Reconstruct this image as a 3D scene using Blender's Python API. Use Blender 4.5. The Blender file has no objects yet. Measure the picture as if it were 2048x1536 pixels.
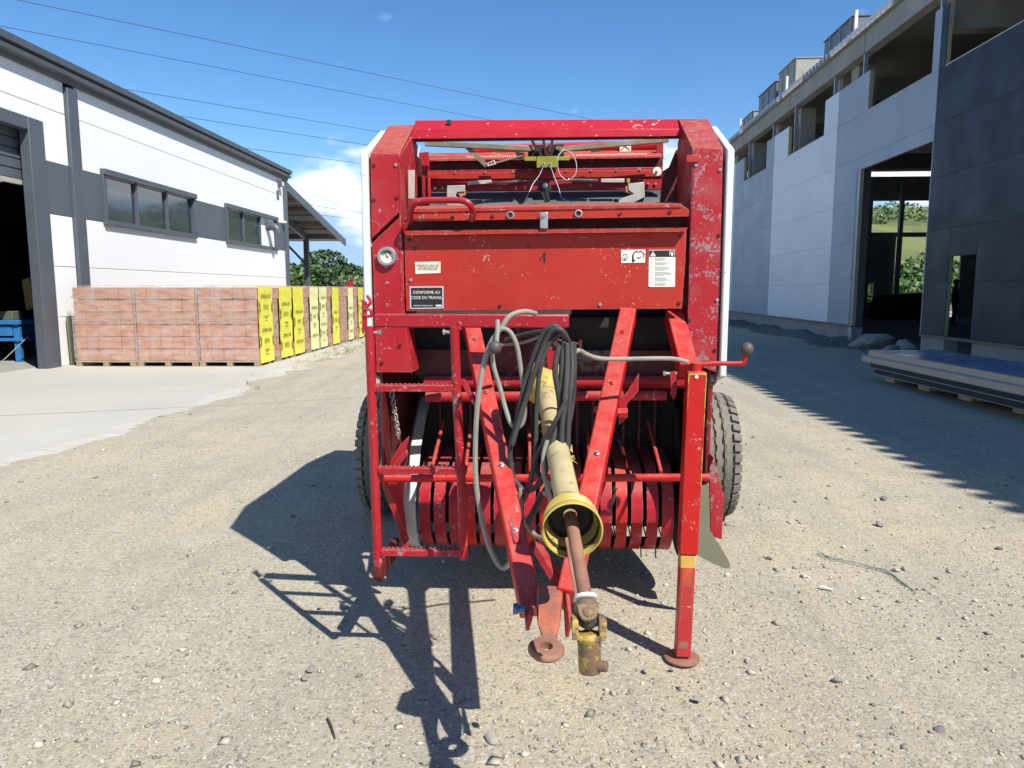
import bpy, bmesh, math, random
import numpy as np
from mathutils import Vector, Matrix
R = math.radians
random.seed(7)
rng = np.random.default_rng(7)
S = bpy.context.scene
C = S.collection

# ------------------------------------------------------------------ camera
F, CX, CY, H = 1479.0, 1024.0, 768.0, 1.4
PITCH = math.atan(188 / F)
cd = bpy.data.cameras.new('camera'); cam = bpy.data.objects.new('camera', cd); C.objects.link(cam)
cam.location = (0, 0, H); cam.rotation_euler = (math.pi / 2 - PITCH, 0, 0)
cd.sensor_width = 36; cd.lens = 36 * F / 2048; cd.clip_start = .05; cd.clip_end = 3000
S.camera = cam
# ------------------------------------------------------------------ world, sun, exposure
SUN = Vector((.565, -.665, 1)).normalized()
w = bpy.data.worlds.new('World'); S.world = w; w.use_nodes = True
nt = w.node_tree; nt.nodes.clear()
out = nt.nodes.new('ShaderNodeOutputWorld'); bg = nt.nodes.new('ShaderNodeBackground')
sky = nt.nodes.new('ShaderNodeTexSky'); sky.sky_type = 'NISHITA'; sky.sun_disc = False
sky.sun_elevation = math.asin(SUN.z); sky.sun_rotation = math.atan2(SUN.x, SUN.y)
sky.air_density = 1.0; sky.dust_density = .0; sky.ozone_density = 5.0; sky.altitude = 100
bg.inputs['Strength'].default_value = .105
# fair-weather cumulus low over the horizon
tc = nt.nodes.new('ShaderNodeTexCoord')
mp = nt.nodes.new('ShaderNodeMapping'); mp.inputs['Scale'].default_value = (1, 1, 2.4); mp.inputs['Location'].default_value = (4.1, .0, .0)
n1 = nt.nodes.new('ShaderNodeTexNoise'); n1.inputs['Scale'].default_value = 7.5; n1.inputs['Detail'].default_value = 9; n1.inputs['Roughness'].default_value = .52
n2 = nt.nodes.new('ShaderNodeTexNoise'); n2.inputs['Scale'].default_value = 1.6; n2.inputs['Detail'].default_value = 1
sx = nt.nodes.new('ShaderNodeSeparateXYZ')
el = nt.nodes.new('ShaderNodeMapRange'); el.inputs[1].default_value = .0; el.inputs[2].default_value = .085; el.inputs[3].default_value = .07; el.inputs[4].default_value = -.25
ad = nt.nodes.new('ShaderNodeMath'); ad.operation = 'ADD'
ad2 = nt.nodes.new('ShaderNodeMath'); ad2.operation = 'MULTIPLY_ADD'; ad2.inputs[1].default_value = .45
cr = nt.nodes.new('ShaderNodeMapRange'); cr.interpolation_type = 'SMOOTHSTEP'
cr.inputs[1].default_value = .69; cr.inputs[2].default_value = .88
mx = nt.nodes.new('ShaderNodeMix'); mx.data_type = 'RGBA'
L = nt.links.new
L(tc.outputs['Generated'], mp.inputs['Vector']); L(mp.outputs[0], n1.inputs['Vector']); L(tc.outputs['Generated'], n2.inputs['Vector'])
L(tc.outputs['Generated'], sx.inputs[0]); hz = nt.nodes.new('ShaderNodeMath'); hz.operation = 'SUBTRACT'; hz.inputs[1].default_value = .122; L(sx.outputs['Z'], hz.inputs[0]); ha = nt.nodes.new('ShaderNodeMath'); ha.operation = 'ABSOLUTE'; L(hz.outputs[0], ha.inputs[0]); L(ha.outputs[0], el.inputs[0])
L(n1.outputs[0], ad.inputs[0]); L(el.outputs[0], ad.inputs[1])
L(n2.outputs[0], ad2.inputs[0]); L(ad.outputs[0], ad2.inputs[2])
L(ad2.outputs[0], cr.inputs[0]); L(cr.outputs[0], mx.inputs['Factor'])
hs_ = nt.nodes.new('ShaderNodeHueSaturation'); hs_.inputs['Saturation'].default_value = 1.18; L(sky.outputs[0], hs_.inputs['Color']); dk_ = nt.nodes.new('ShaderNodeMix'); dk_.data_type = 'RGBA'; dk_.blend_type = 'DARKEN'; dk_.inputs['Factor'].default_value = 1; dk_.inputs['B'].default_value = (2.9, 4.45, 6.5, 1); L(hs_.outputs[0], dk_.inputs['A']); L(dk_.outputs['Result'], mx.inputs['A']); mx.inputs['B'].default_value = (8.0, 8.4, 9.0, 1)
L(mx.outputs['Result'], bg.inputs['Color']); L(bg.outputs[0], out.inputs['Surface'])
sd = bpy.data.lights.new('sun', 'SUN'); sd.energy = 4.6; sd.angle = R(.53); sd.color = (1, .96, .89)
so = bpy.data.objects.new('sun', sd); C.objects.link(so)
so.rotation_euler = SUN.to_track_quat('Z', 'Y').to_euler(); so.location = (6, -8, 14)
S.view_settings.view_transform = 'Standard'; S.view_settings.look = 'None'
S.view_settings.exposure = .6; S.view_settings.gamma = 1; S.view_settings.use_curve_mapping = False

# ------------------------------------------------------------------ helpers
def ray(px, py):
    u = (px - CX) / F; v = (py - CY) / F
    s, c = math.sin(PITCH), math.cos(PITCH)
    return Vector((u, c - v * s, -(s + v * c)))
def at(px, py, Y):
    d = ray(px, py); return Vector((0, 0, H)) + d * (Y / d.y)
def gnd(px, py, z=0.):
    d = ray(px, py); return Vector((0, 0, H)) + d * ((z - H) / d.z)
V = Vector

class MB:
    def __init__(s): s.v = []; s.f = []
    def add(s, vs, fs):
        n = len(s.v); s.v += [tuple(p) for p in vs]; s.f += [tuple(i + n for i in f) for f in fs]; return s
    def box(s, a, b):
        x0, x1 = sorted((a[0], b[0])); y0, y1 = sorted((a[1], b[1])); z0, z1 = sorted((a[2], b[2]))
        return s.add([(x0, y0, z0), (x1, y0, z0), (x1, y1, z0), (x0, y1, z0), (x0, y0, z1), (x1, y0, z1), (x1, y1, z1), (x0, y1, z1)],
                     [(0, 3, 2, 1), (4, 5, 6, 7), (0, 1, 5, 4), (1, 2, 6, 5), (2, 3, 7, 6), (3, 0, 4, 7)])
    def prism(s, poly, vec):
        poly = [V(p) for p in poly]; vec = V(vec); n = len(poly)
        nrm = V((0, 0, 0))
        for i in range(n): nrm += poly[i].cross(poly[(i + 1) % n])
        if nrm.dot(vec) > 0: poly.reverse()
        return s.add(poly + [p + vec for p in poly], [tuple(range(n)), tuple(range(2 * n - 1, n - 1, -1))] +
                     [((i + 1) % n, i, n + i, n + (i + 1) % n) for i in range(n)])
    def beam(s, p0, p1, wd, ht, up=(0, 0, 1)):
        p0, p1 = V(p0), V(p1); d = (p1 - p0).normalized(); a = d.cross(V(up)).normalized() * wd / 2; b = a.cross(d).normalized() * ht / 2
        return s.prism([p0 - a - b, p0 + a - b, p0 + a + b, p0 - a + b], p1 - p0)
    def path(s, pts, r, n=8, caps=True):
        pts = [V(p) for p in pts]; m = len(pts); rs = r if isinstance(r, (list, tuple)) else [r] * m
        tg = [(pts[min(i + 1, m - 1)] - pts[max(i - 1, 0)]).normalized() for i in range(m)]
        a = tg[0].cross(V((0, 0, 1)))
        if a.length < 1e-3: a = tg[0].cross(V((0, 1, 0)))
        a.normalize(); vs = []
        for i in range(m):
            a = (a - tg[i] * a.dot(tg[i])).normalized(); b = tg[i].cross(a)
            for k in range(n):
                t = 2 * math.pi * k / n; vs.append(pts[i] + (a * math.cos(t) + b * math.sin(t)) * rs[i])
        fs = [(i * n + k, i * n + (k + 1) % n, (i + 1) * n + (k + 1) % n, (i + 1) * n + k) for i in range(m - 1) for k in range(n)]
        if caps: fs += [tuple(range(n - 1, -1, -1)), tuple(range((m - 1) * n, m * n))]
        return s.add(vs, fs)
    def tube(s, p0, p1, r, n=12, r2=None): return s.path([p0, p1], [r, r if r2 is None else r2], n)
    def lathe(s, c, ax, prof, n=24, caps=True):
        c, ax = V(c), V(ax).normalized(); a = ax.orthogonal().normalized(); b = ax.cross(a); m = len(prof)
        vs = [c + ax * h + (a * math.cos(2 * math.pi * k / n) + b * math.sin(2 * math.pi * k / n)) * r for r, h in prof for k in range(n)]
        fs = [(i * n + k, i * n + (k + 1) % n, (i + 1) * n + (k + 1) % n, (i + 1) * n + k) for i in range(m - 1) for k in range(n)]
        if caps: fs += [tuple(range(n - 1, -1, -1)), tuple(range((m - 1) * n, m * n))]
        return s.add(vs, fs)
    def ball(s, c, r, n=14, sc=(1, 1, 1)):
        c = V(c); vs = []; fs = []; m = n // 2
        for i in range(m + 1):
            t = math.pi * i / m
            for k in range(n):
                p = 2 * math.pi * k / n
                vs.append(c + V((math.sin(t) * math.cos(p) * sc[0], math.sin(t) * math.sin(p) * sc[1], math.cos(t) * sc[2])) * r)
        fs = [(i * n + k, (i + 1) * n + k, (i + 1) * n + (k + 1) % n, i * n + (k + 1) % n) for i in range(m) for k in range(n)]
        return s.add(vs, fs)
    def mesh(s, name, smooth=True, ang=38):
        me = bpy.data.meshes.new(name); me.from_pydata(s.v, [], s.f); me.validate()
        if smooth:
            me.polygons.foreach_set('use_smooth', [True] * len(me.polygons)); me.set_sharp_from_angle(angle=R(ang))
        return me
    def build(s, name, mat=None, parent=None, bevel=0, smooth=True, solid=0):
        me = s.mesh(name, smooth); o = bpy.data.objects.new(name, me); C.objects.link(o); o.parent = parent
        if mat: me.materials.append(mat)
        if solid:
            m = o.modifiers.new('solid', 'SOLIDIFY'); m.thickness = solid; m.offset = 0
        if bevel:
            m = o.modifiers.new('bevel', 'BEVEL'); m.width = bevel; m.segments = 2; m.limit_method = 'ANGLE'; m.angle_limit = R(40)
        return o

def spl(pts, k=8):
    pts = [V(p) for p in pts]; q = [pts[0] * 2 - pts[1]] + pts + [pts[-1] * 2 - pts[-2]]; r = []
    for i in range(1, len(q) - 2):
        for j in range(k):
            t = j / k; a, b, c, d = q[i - 1:i + 3]
            r.append(.5 * ((2 * b) + (c - a) * t + (2 * a - 5 * b + 4 * c - d) * t * t + (3 * b - a - 3 * c + d) * t ** 3))
    return r + [pts[-1]]
def tag(o, label=None, cat=None, group=None, kind=None):
    for k, x in (('label', label), ('category', cat), ('group', group), ('kind', kind)):
        if x: o[k] = x
    return o
def thing(name, label, cat, loc=(0, 0, 0), rz=0, group=None):
    o = bpy.data.objects.new(name, None); C.objects.link(o); o.location = loc; o.rotation_euler = (0, 0, rz); o.empty_display_size = .2
    return tag(o, label, cat, group)
def link(name, me, parent=None, loc=(0, 0, 0), rot=(0, 0, 0), sc=(1, 1, 1)):
    o = bpy.data.objects.new(name, me); C.objects.link(o); o.parent = parent; o.location = loc; o.rotation_euler = rot; o.scale = sc; return o
def box(name, a, b, mat, parent=None, bevel=0): return MB().box(a, b).build(name, mat, parent, bevel)
def text(name, s, size, mat, parent, loc, rot, ax='CENTER', ext=.0006, sx=1):
    cu = bpy.data.curves.new(name, 'FONT'); cu.body = s; cu.size = size; cu.align_x = ax; cu.align_y = 'CENTER'; cu.extrude = ext; cu.resolution_u = 2
    t = bpy.data.objects.new('tmp', cu); C.objects.link(t)
    dg = bpy.context.evaluated_depsgraph_get(); me = bpy.data.meshes.new_from_object(t.evaluated_get(dg))
    bpy.data.objects.remove(t); me.materials.clear(); me.materials.append(mat)
    return link(name, me, parent, loc, rot, (sx, 1, 1))

# ------------------------------------------------------------------ materials
MATS = {}
def mat(name, col, rough=.6, metal=0., var=.12, vs=5., chip=None, camt=0., cs=30., bump=0., bs=60., dirt=None, damt=0., ds=4., stretch=(1, 1, 1), coat=0., spec=None, edge=None, dust=0.):
    m = bpy.data.materials.new(name); m.use_nodes = True; t = m.node_tree; N = t.nodes; b = N['Principled BSDF']; k = t.links.new
    co = N.new('ShaderNodeTexCoord'); mpn = N.new('ShaderNodeMapping'); mpn.inputs['Scale'].default_value = stretch; oi = N.new('ShaderNodeObjectInfo'); va = N.new('ShaderNodeVectorMath'); va.operation = 'MULTIPLY_ADD'; va.inputs[1].default_value = (7, 5, 3); k(oi.outputs['Random'], va.inputs[0]); k(co.outputs['Object'], va.inputs[2]); k(va.outputs[0], mpn.inputs[0])
    def noise(sc, det=4, rg=.6):
        n = N.new('ShaderNodeTexNoise'); n.inputs['Scale'].default_value = sc; n.inputs['Detail'].default_value = det; n.inputs['Roughness'].default_value = rg
        k(mpn.outputs[0], n.inputs['Vector']); return n.outputs[0]
    def mr(x, a, bb, c, d):
        n = N.new('ShaderNodeMapRange'); n.inputs[1].default_value = a; n.inputs[2].default_value = bb; n.inputs[3].default_value = c; n.inputs[4].default_value = d; k(x, n.inputs[0]); return n.outputs[0]
    def mix(f, a, bb, mode='MIX'):
        n = N.new('ShaderNodeMix'); n.data_type = 'RGBA'; n.blend_type = mode
        if isinstance(f, float): n.inputs['Factor'].default_value = f
        else: k(f, n.inputs['Factor'])
        for s_, x in (('A', a), ('B', bb)):
            if isinstance(x, tuple): n.inputs[s_].default_value = (*x, 1)
            else: k(x, n.inputs[s_])
        return n.outputs['Result']
    lo = tuple(c * (1 - var) for c in col); hi = tuple(min(1, c * (1 + var)) for c in col)
    c_ = mix(mr(noise(vs), .3, .7, 0, 1), lo, hi)
    if dirt: c_ = mix(mr(noise(ds, 5, .65), .45, .75, 0, damt), c_, dirt)
    rr = mr(noise(vs * 2.3), .3, .7, max(.05, rough - .1), min(1, rough + .1))
    if chip:
        big = noise(cs * .16, 2); fine = noise(cs, 5, .7)
        ma = N.new('ShaderNodeMath'); ma.operation = 'MULTIPLY_ADD'; k(big, ma.inputs[0]); ma.inputs[1].default_value = .6; k(fine, ma.inputs[2])
        f = mr(ma.outputs[0], 1.08 - camt, 1.13 - camt, 0, .9)
        c_ = mix(f, c_, chip)
    if dust:
        ge = N.new('ShaderNodeNewGeometry'); sz = N.new('ShaderNodeSeparateXYZ'); k(ge.outputs['Normal'], sz.inputs[0])
        du = N.new('ShaderNodeMath'); du.operation = 'MULTIPLY'; k(mr(sz.outputs['Z'], .35, .9, 0, dust), du.inputs[0]); k(mr(noise(22, 5, .7), .35, .65, .2, 1), du.inputs[1])
        c_ = mix(du.outputs[0], c_, (.36, .30, .22))
    if edge:
        bv = N.new('ShaderNodeBevel'); bv.samples = 4; bv.inputs['Radius'].default_value = .006; ge2 = N.new('ShaderNodeNewGeometry')
        dp = N.new('ShaderNodeVectorMath'); dp.operation = 'DOT_PRODUCT'; k(bv.outputs[0], dp.inputs[0]); k(ge2.outputs['Normal'], dp.inputs[1])
        ed = N.new('ShaderNodeMath'); ed.operation = 'MULTIPLY'; k(mr(dp.outputs['Value'], .985, .90, 0, 1), ed.inputs[0]); k(mr(noise(38, 4, .7), .46, .56, 0, .9), ed.inputs[1])
        c_ = mix(ed.outputs[0], c_, edge)
    k(c_, b.inputs['Base Color']); k(rr, b.inputs['Roughness']); b.inputs['Metallic'].default_value = metal
    if coat: b.inputs['Coat Weight'].default_value = coat; b.inputs['Coat Roughness'].default_value = .25
    if spec is not None: b.inputs['Specular IOR Level'].default_value = spec
    if bump:
        bn = N.new('ShaderNodeBump'); bn.inputs['Strength'].default_value = bump; bn.inputs['Distance'].default_value = .01
        k(noise(bs, 3), bn.inputs['Height']); k(bn.outputs[0], b.inputs['Normal'])
    MATS[name] = m; return m
def plain(name, col, rough=.6, metal=0., **kw): return mat(name, col, rough, metal, var=.05, **kw)

GREYCH = (.34, .31, .32)
red_panel = mat('faded_red_paint', (.40, .026, .015), .5, var=.07, vs=3, chip=(.52, .33, .28), camt=.11, cs=70, dirt=(.40, .07, .045), damt=.3, ds=5, edge=(.30, .20, .18), dust=.35, spec=.3)
red_frame = mat('frame_red_paint', (.37, .012, .018), .45, var=.08, vs=4, chip=GREYCH, camt=.12, cs=55, dirt=(.33, .06, .06), damt=.3, ds=6, edge=(.30, .20, .18), dust=.35, spec=.3)
red_worn = mat('worn_red_paint', (.36, .014, .02), .5, var=.1, vs=5, chip=(.27, .21, .22), camt=.212, cs=75, dirt=(.34, .11, .12), damt=.5, ds=7, edge=(.30, .20, .18), dust=.35, spec=.3)
red_hot = mat('bright_red_paint', (.47, .010, .010), .35, var=.08, vs=4, chip=(.50, .30, .22), camt=.115, cs=85, dirt=(.40, .04, .03), damt=.3, ds=7, edge=(.30, .20, .18), dust=.35, spec=.35)
red_pink = mat('ladder_red_paint', (.36, .009, .018), .4, var=.1, vs=5, chip=(.30, .20, .2), camt=.15, cs=55, dirt=(.30, .05, .05), damt=.35, ds=8, edge=(.30, .20, .18), dust=.35, spec=.35)
red_dark = mat('shaded_red_paint', (.085, .006, .006), .55, var=.2, vs=6, chip=(.16, .12, .1), camt=.17, cs=35)  # red paint with the shade of the recesses put into its colour
white_p = mat('white_sheet_metal', (.68, .69, .67), .5, edge=(.2, .19, .17), var=.05, chip=(.10, .09, .08), camt=.085, cs=60, dirt=(.5, .48, .42), damt=.25, ds=5)
blackm = mat('black_rubber', (.018, .018, .019), .6, var=.3, vs=8, bump=.15)
beltm = mat('belt_rubber', (.085, .085, .09), .5, var=.2, vs=4, dirt=(.16, .15, .14), damt=.5)
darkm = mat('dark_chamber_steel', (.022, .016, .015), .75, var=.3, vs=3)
steel = mat('galvanised_steel', (.46, .45, .42), .4, .75, var=.15, vs=12, dirt=(.35, .3, .22), damt=.5, ds=20)
zinc = mat('zinc_bracket', (.52, .49, .42), .5, .25, var=.12, vs=10, dirt=(.35, .26, .18), damt=.4, ds=18)
rod = mat('dull_rod_steel', (.30, .25, .17), .5, .3, var=.2, vs=10, dirt=(.16, .10, .06), damt=.6, ds=15)
rust = mat('rusty_steel', (.27, .13, .085), .75, .15, var=.22, vs=18, dirt=(.42, .24, .13), damt=.5, ds=12, bump=.25, bs=90)
rust_y = mat('worn_yellow_casting', (.40, .27, .06), .6, .1, var=.2, vs=14, chip=(.15, .09, .06), camt=.33, cs=24, bump=.2, bs=80)
rust_r = mat('worn_orange_casting', (.36, .10, .05), .65, .1, var=.25, vs=14, chip=(.20, .10, .08), camt=.34, cs=22, bump=.25, bs=80)
yellow_p = mat('yellow_plastic', (.52, .39, .075), .5, var=.14, vs=7, dirt=(.30, .24, .11), damt=.8, ds=11, chip=(.16, .12, .05), camt=.16, cs=40, dust=.3)
yellow_pale = mat('pale_yellow_plastic', (.50, .42, .20), .55, var=.12, vs=6, dirt=(.31, .26, .155), damt=.8, ds=10, chip=(.15, .12, .07), camt=.15, cs=40, dust=.3)
yellow_in = mat('dark_yellow_plastic', (.035, .028, .012), .7, var=.3, vs=10)  # much darker yellow for the inside of the bell
olive = mat('yellow_green_paint', (.27, .27, .025), .5, var=.15, vs=10, dirt=(.2, .18, .05), damt=.4, ds=14)
oliveplate = mat('olive_plastic_shield', (.17, .165, .11), .5, var=.12, vs=5)
hose_b = mat('dusty_black_hose', (.036, .034, .033), .6, var=.25, vs=9, dirt=(.10, .088, .075), damt=.5, ds=10)
cable_g = mat('grey_cable', (.27, .255, .215), .55, var=.15, vs=10, dirt=(.22, .2, .17), damt=.4, ds=9)
knob = mat('brown_knob', (.085, .07, .065), .55, var=.15, vs=8)
cream = plain('cream_label', (.72, .66, .52), .5)
label_w = plain('white_label', (.74, .72, .64), .5)
ink = plain('black_print', (.016, .015, .018), .5)
ink_g = plain('grey_print', (.34, .33, .29), .6)
silver = plain('plate_silver', (.72, .72, .72), .35, .5)
blue_s = plain('blue_zinc_bolt', (.10, .17, .30), .4, .5)
orange_r = mat('flap_orange', (.50, .20, .08), .6)
twine_m = plain('twine_plastic', (.55, .60, .66), .5)
wheelwhite = mat('pickup_white_paint', (.50, .495, .47), .45, var=.08, chip=(.30, .2, .18), camt=.12, cs=40, dirt=(.45, .40, .34), damt=.4)
tyre_m = mat('dusty_tyre', (.15, .135, .115), .85, var=.2, vs=6, dirt=(.28, .245, .19), damt=.7, ds=5, bump=.2, bs=60)
tyre_d = mat('tyre_side_rubber', (.035, .034, .033), .8, var=.25, vs=6)
conc = mat('concrete', (.32, .31, .275), .85, var=.1, vs=2.5, dirt=(.21, .20, .175), damt=.55, ds=1.3, bump=.15, bs=40)
conc_pre = mat('precast_concrete', (.33, .315, .285), .8, var=.1, vs=1.6, dirt=(.22, .20, .17), damt=.5, ds=.9)
white_pan = mat('white_wall_panel', (.82, .82, .80), .45, var=.02, vs=.8, dirt=(.72, .71, .66), damt=.25, ds=.7, stretch=(.3, .3, 1), bump=.15, bs=45)
grey_pan = mat('anthracite_panel', (.095, .108, .128), .45, var=.05, vs=1)
grey_trim = mat('anthracite_trim', (.085, .096, .112), .4, var=.08, vs=1.5)
pan_light = mat('silver_wall_panel', (.72, .76, .80), .5, var=.03, vs=.5, dirt=(.6, .6, .58), damt=.4, ds=.35)
pan_mid = mat('blue_grey_wall_panel', (.33, .37, .44), .5, var=.04, vs=.5, dirt=(.28, .30, .33), damt=.4, ds=.35)
pan_dark = mat('dark_blue_wall_panel', (.022, .029, .042), .5, var=.05, vs=.6, spec=.3)
foam = mat('panel_foam_core', (.55, .47, .33), .8, var=.06, vs=6)
foam_y = mat('yellow_foam_core', (.36, .31, .18), .85, var=.15, vs=5)
wood = mat('pallet_wood', (.33, .25, .16), .8, var=.2, vs=9, stretch=(1, 6, 6))
wood_y = mat('pine_board', (.58, .40, .16), .6, var=.15, vs=9)
bluebench = mat('blue_bench_paint', (.03, .17, .42), .45, var=.1, vs=5)
glass = mat('sky_blue_glass', (.018, .032, .052), .05, var=.02, spec=1.0)  # bluish base colour stands in for the sky the panes reflect
glass.node_tree.nodes['Principled BSDF'].inputs['Coat Weight'].default_value = .6
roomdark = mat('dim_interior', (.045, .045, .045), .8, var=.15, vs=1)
brick_m = mat('red_clay_block', (.44, .185, .095), .85, var=.16, vs=6, dirt=(.50, .27, .165), damt=.5, ds=4)
brick_in = mat('clay_block_core', (.38, .17, .10), .9, var=.15, vs=5)
yel_sheet = mat('yellow_print_sheet', (.72, .68, .07), .4, var=.12, vs=5, bump=.3, bs=8)
yel_pale = mat('pale_yellow_print_sheet', (.74, .74, .36), .4, var=.1, vs=5, bump=.3, bs=8)
sheet_ink = plain('sheet_print', (.16, .16, .03), .5)
bluefilm = mat('blue_protective_film', (.16, .22, .34), .3, var=.15, vs=.8, spec=.8)  # film blue, with reflected sky painted in as a paler tone
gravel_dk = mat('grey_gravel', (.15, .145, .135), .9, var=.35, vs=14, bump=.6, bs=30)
tanw = mat('roof_wrap', (.33, .31, .27), .5, var=.15, vs=4)
greywrap = mat('grey_film_wrap', (.15, .155, .165), .4, var=.1, vs=3)
bark = mat('bark', (.09, .07, .05), .9, var=.3, vs=8)

def leafmat(name, col, v=.35):
    m = bpy.data.materials.new(name); m.use_nodes = True; t = m.node_tree; N = t.nodes; b = N['Principled BSDF']; k = t.links.new
    at_ = N.new('ShaderNodeAttribute'); at_.attribute_name = 'tint'
    h = N.new('ShaderNodeMix'); h.data_type = 'RGBA'; h.inputs['A'].default_value = (*[c * (1 - v) for c in col], 1); h.inputs['B'].default_value = (*[min(1, c * (1 + v)) for c in col], 1)
    k(at_.outputs['Fac'], h.inputs['Factor']); k(h.outputs['Result'], b.inputs['Base Color']); b.inputs['Roughness'].default_value = .6
    return m
leaf_dk = leafmat('dark_leaves', (.045, .085, .025)); leaf_md = leafmat('green_leaves', (.075, .13, .03)); leaf_sv = leafmat('silver_leaves', (.16, .19, .10)); leaf_lt = leafmat('bright_leaves', (.10, .19, .03))
leaf_hill = leafmat('hedge_leaves', (.075, .145, .028), .6); grass_m = leafmat('dry_grass_blades', (.22, .22, .07)); stone_m = leafmat('pebbles', (.36, .33, .265), .52)

def ground_material():
    m = bpy.data.materials.new('gravel_yard'); m.use_nodes = True; t = m.node_tree; N = t.nodes; b = N['Principled BSDF']; k = t.links.new
    co = N.new('ShaderNodeTexCoord')
    def noise(sc, d=4, r=.6, dist=0):
        n = N.new('ShaderNodeTexNoise'); n.inputs['Scale'].default_value = sc; n.inputs['Detail'].default_value = d; n.inputs['Roughness'].default_value = r; n.inputs['Distortion'].default_value = dist
        k(co.outputs['Object'], n.inputs['Vector']); return n.outputs[0]
    def mr(x, a, bb, c, d):
        n = N.new('ShaderNodeMapRange'); n.inputs[1].default_value = a; n.inputs[2].default_value = bb; n.inputs[3].default_value = c; n.inputs[4].default_value = d; k(x, n.inputs[0]); return n.outputs[0]
    def mix(f, a, bb, mode='MIX'):
        n = N.new('ShaderNodeMix'); n.data_type = 'RGBA'; n.blend_type = mode; k(f, n.inputs['Factor'])
        for s_, x in (('A', a), ('B', bb)):
            if isinstance(x, tuple): n.inputs[s_].default_value = (*x, 1)
            else: k(x, n.inputs[s_])
        return n.outputs['Result']
    base = mix(mr(noise(.55, 5), .38, .62, 0, 1), (.41, .37, .28), (.475, .405, .27))
    base = mix(mr(noise(2.2, 5, .7), .45, .7, 0, .65), base, (.30, .28, .23))
    base = mix(mr(noise(6, 4, .7), .5, .72, 0, .5), base, (.47, .41, .30))
    tm_ = N.new('ShaderNodeMapping'); tm_.inputs['Scale'].default_value = (2.6, .22, 1); tm_.inputs['Rotation'].default_value = (0, 0, .12); k(co.outputs['Object'], tm_.inputs[0])
    tn_ = N.new('ShaderNodeTexNoise'); tn_.inputs['Scale'].default_value = 1.1; tn_.inputs['Detail'].default_value = 6; tn_.inputs['Roughness'].default_value = .62; k(tm_.outputs[0], tn_.inputs['Vector'])
    base = mix(mr(tn_.outputs[0], .48, .66, 0, .55), base, (.31, .292, .245))
    base = mix(mr(tn_.outputs[0], .44, .30, 0, .5), base, (.51, .45, .325))
    base = mix(mr(noise(.9, 3), .6, .72, 0, .6), base, (.50, .455, .365))
    vo = N.new('ShaderNodeTexVoronoi'); vo.inputs['Scale'].default_value = 85; k(co.outputs['Object'], vo.inputs['Vector'])
    sp = N.new('ShaderNodeSeparateColor'); k(vo.outputs['Color'], sp.inputs[0])
    base = mix(mr(sp.outputs[0], .80, .86, 0, .55), base, (.19, .182, .165))
    base = mix(mr(sp.outputs[1], .82, .88, 0, .6), base, (.55, .51, .43))
    vo2 = N.new('ShaderNodeTexVoronoi'); vo2.inputs['Scale'].default_value = 230; k(co.outputs['Object'], vo2.inputs['Vector'])
    sp2 = N.new('ShaderNodeSeparateColor'); k(vo2.outputs['Color'], sp2.inputs[0])
    base = mix(mr(sp2.outputs[0], .72, .8, 0, .45), base, (.22, .20, .165))
    k(base, b.inputs['Base Color']); b.inputs['Roughness'].default_value = .95; b.inputs['Specular IOR Level'].default_value = .15
    bn = N.new('ShaderNodeBump'); bn.inputs['Strength'].default_value = .7; bn.inputs['Distance'].default_value = .006
    hs = N.new('ShaderNodeMath'); hs.operation = 'MULTIPLY_ADD'; k(noise(100, 5, .75), hs.inputs[0]); hs.inputs[1].default_value = 1.0; k(mr(vo.outputs['Distance'], 0, .7, .35, 0), hs.inputs[2])
    k(hs.outputs[0], bn.inputs['Height']); k(bn.outputs[0], b.inputs['Normal'])
    return m
ground_m = ground_material()
slab_m = mat('pale_concrete_slab', (.43, .41, .36), .85, var=.08, vs=.5, dirt=(.47, .425, .33), damt=.45, ds=.8, bump=.1, bs=30)
field_m = mat('meadow', (.15, .165, .05), .9, var=.35, vs=.12, dirt=(.06, .10, .02), damt=.9, ds=.09)
lane_m = mat('sandy_lane', (.45, .37, .27), .9, var=.15, vs=.3)

# ================================================================== SETTING
def und(x, y):
    return .012 * np.sin(x * 1.7 + .6 * y) * np.cos(y * 1.3 - .4) + .008 * np.sin(3.1 * x - 2.2 * y + 1)
xs = np.unique(np.concatenate([np.linspace(-12, 9, 150), [-600, -200, -80, -40, -20, 12, 20, 40, 80, 200, 600]]))
ys = np.unique(np.concatenate([np.linspace(-2, 20, 160), [-60, -20, -8, 24, 30, 40, 60, 100, 200, 500, 1200]]))
gx, gy = np.meshgrid(xs, ys); gz = und(gx, gy)
fade = np.clip((np.clip((gx + 4.4) / .6, 0, 1)) * np.clip((8 - gx) / 2, 0, 1) * np.clip((22 - gy) / 4, 0, 1) * np.clip((gy + 2), 0, 1), 0, 1); gz = gz * fade
nx, ny = len(xs), len(ys)
gm = MB(); gm.v = [tuple(p) for p in np.stack([gx, gy, gz], -1).reshape(-1, 3)]
gm.f = [(j * nx + i, j * nx + i + 1, (j + 1) * nx + i + 1, (j + 1) * nx + i) for j in range(ny - 1) for i in range(nx - 1)]
tag(gm.build('ground', ground_m), kind='structure')
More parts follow.
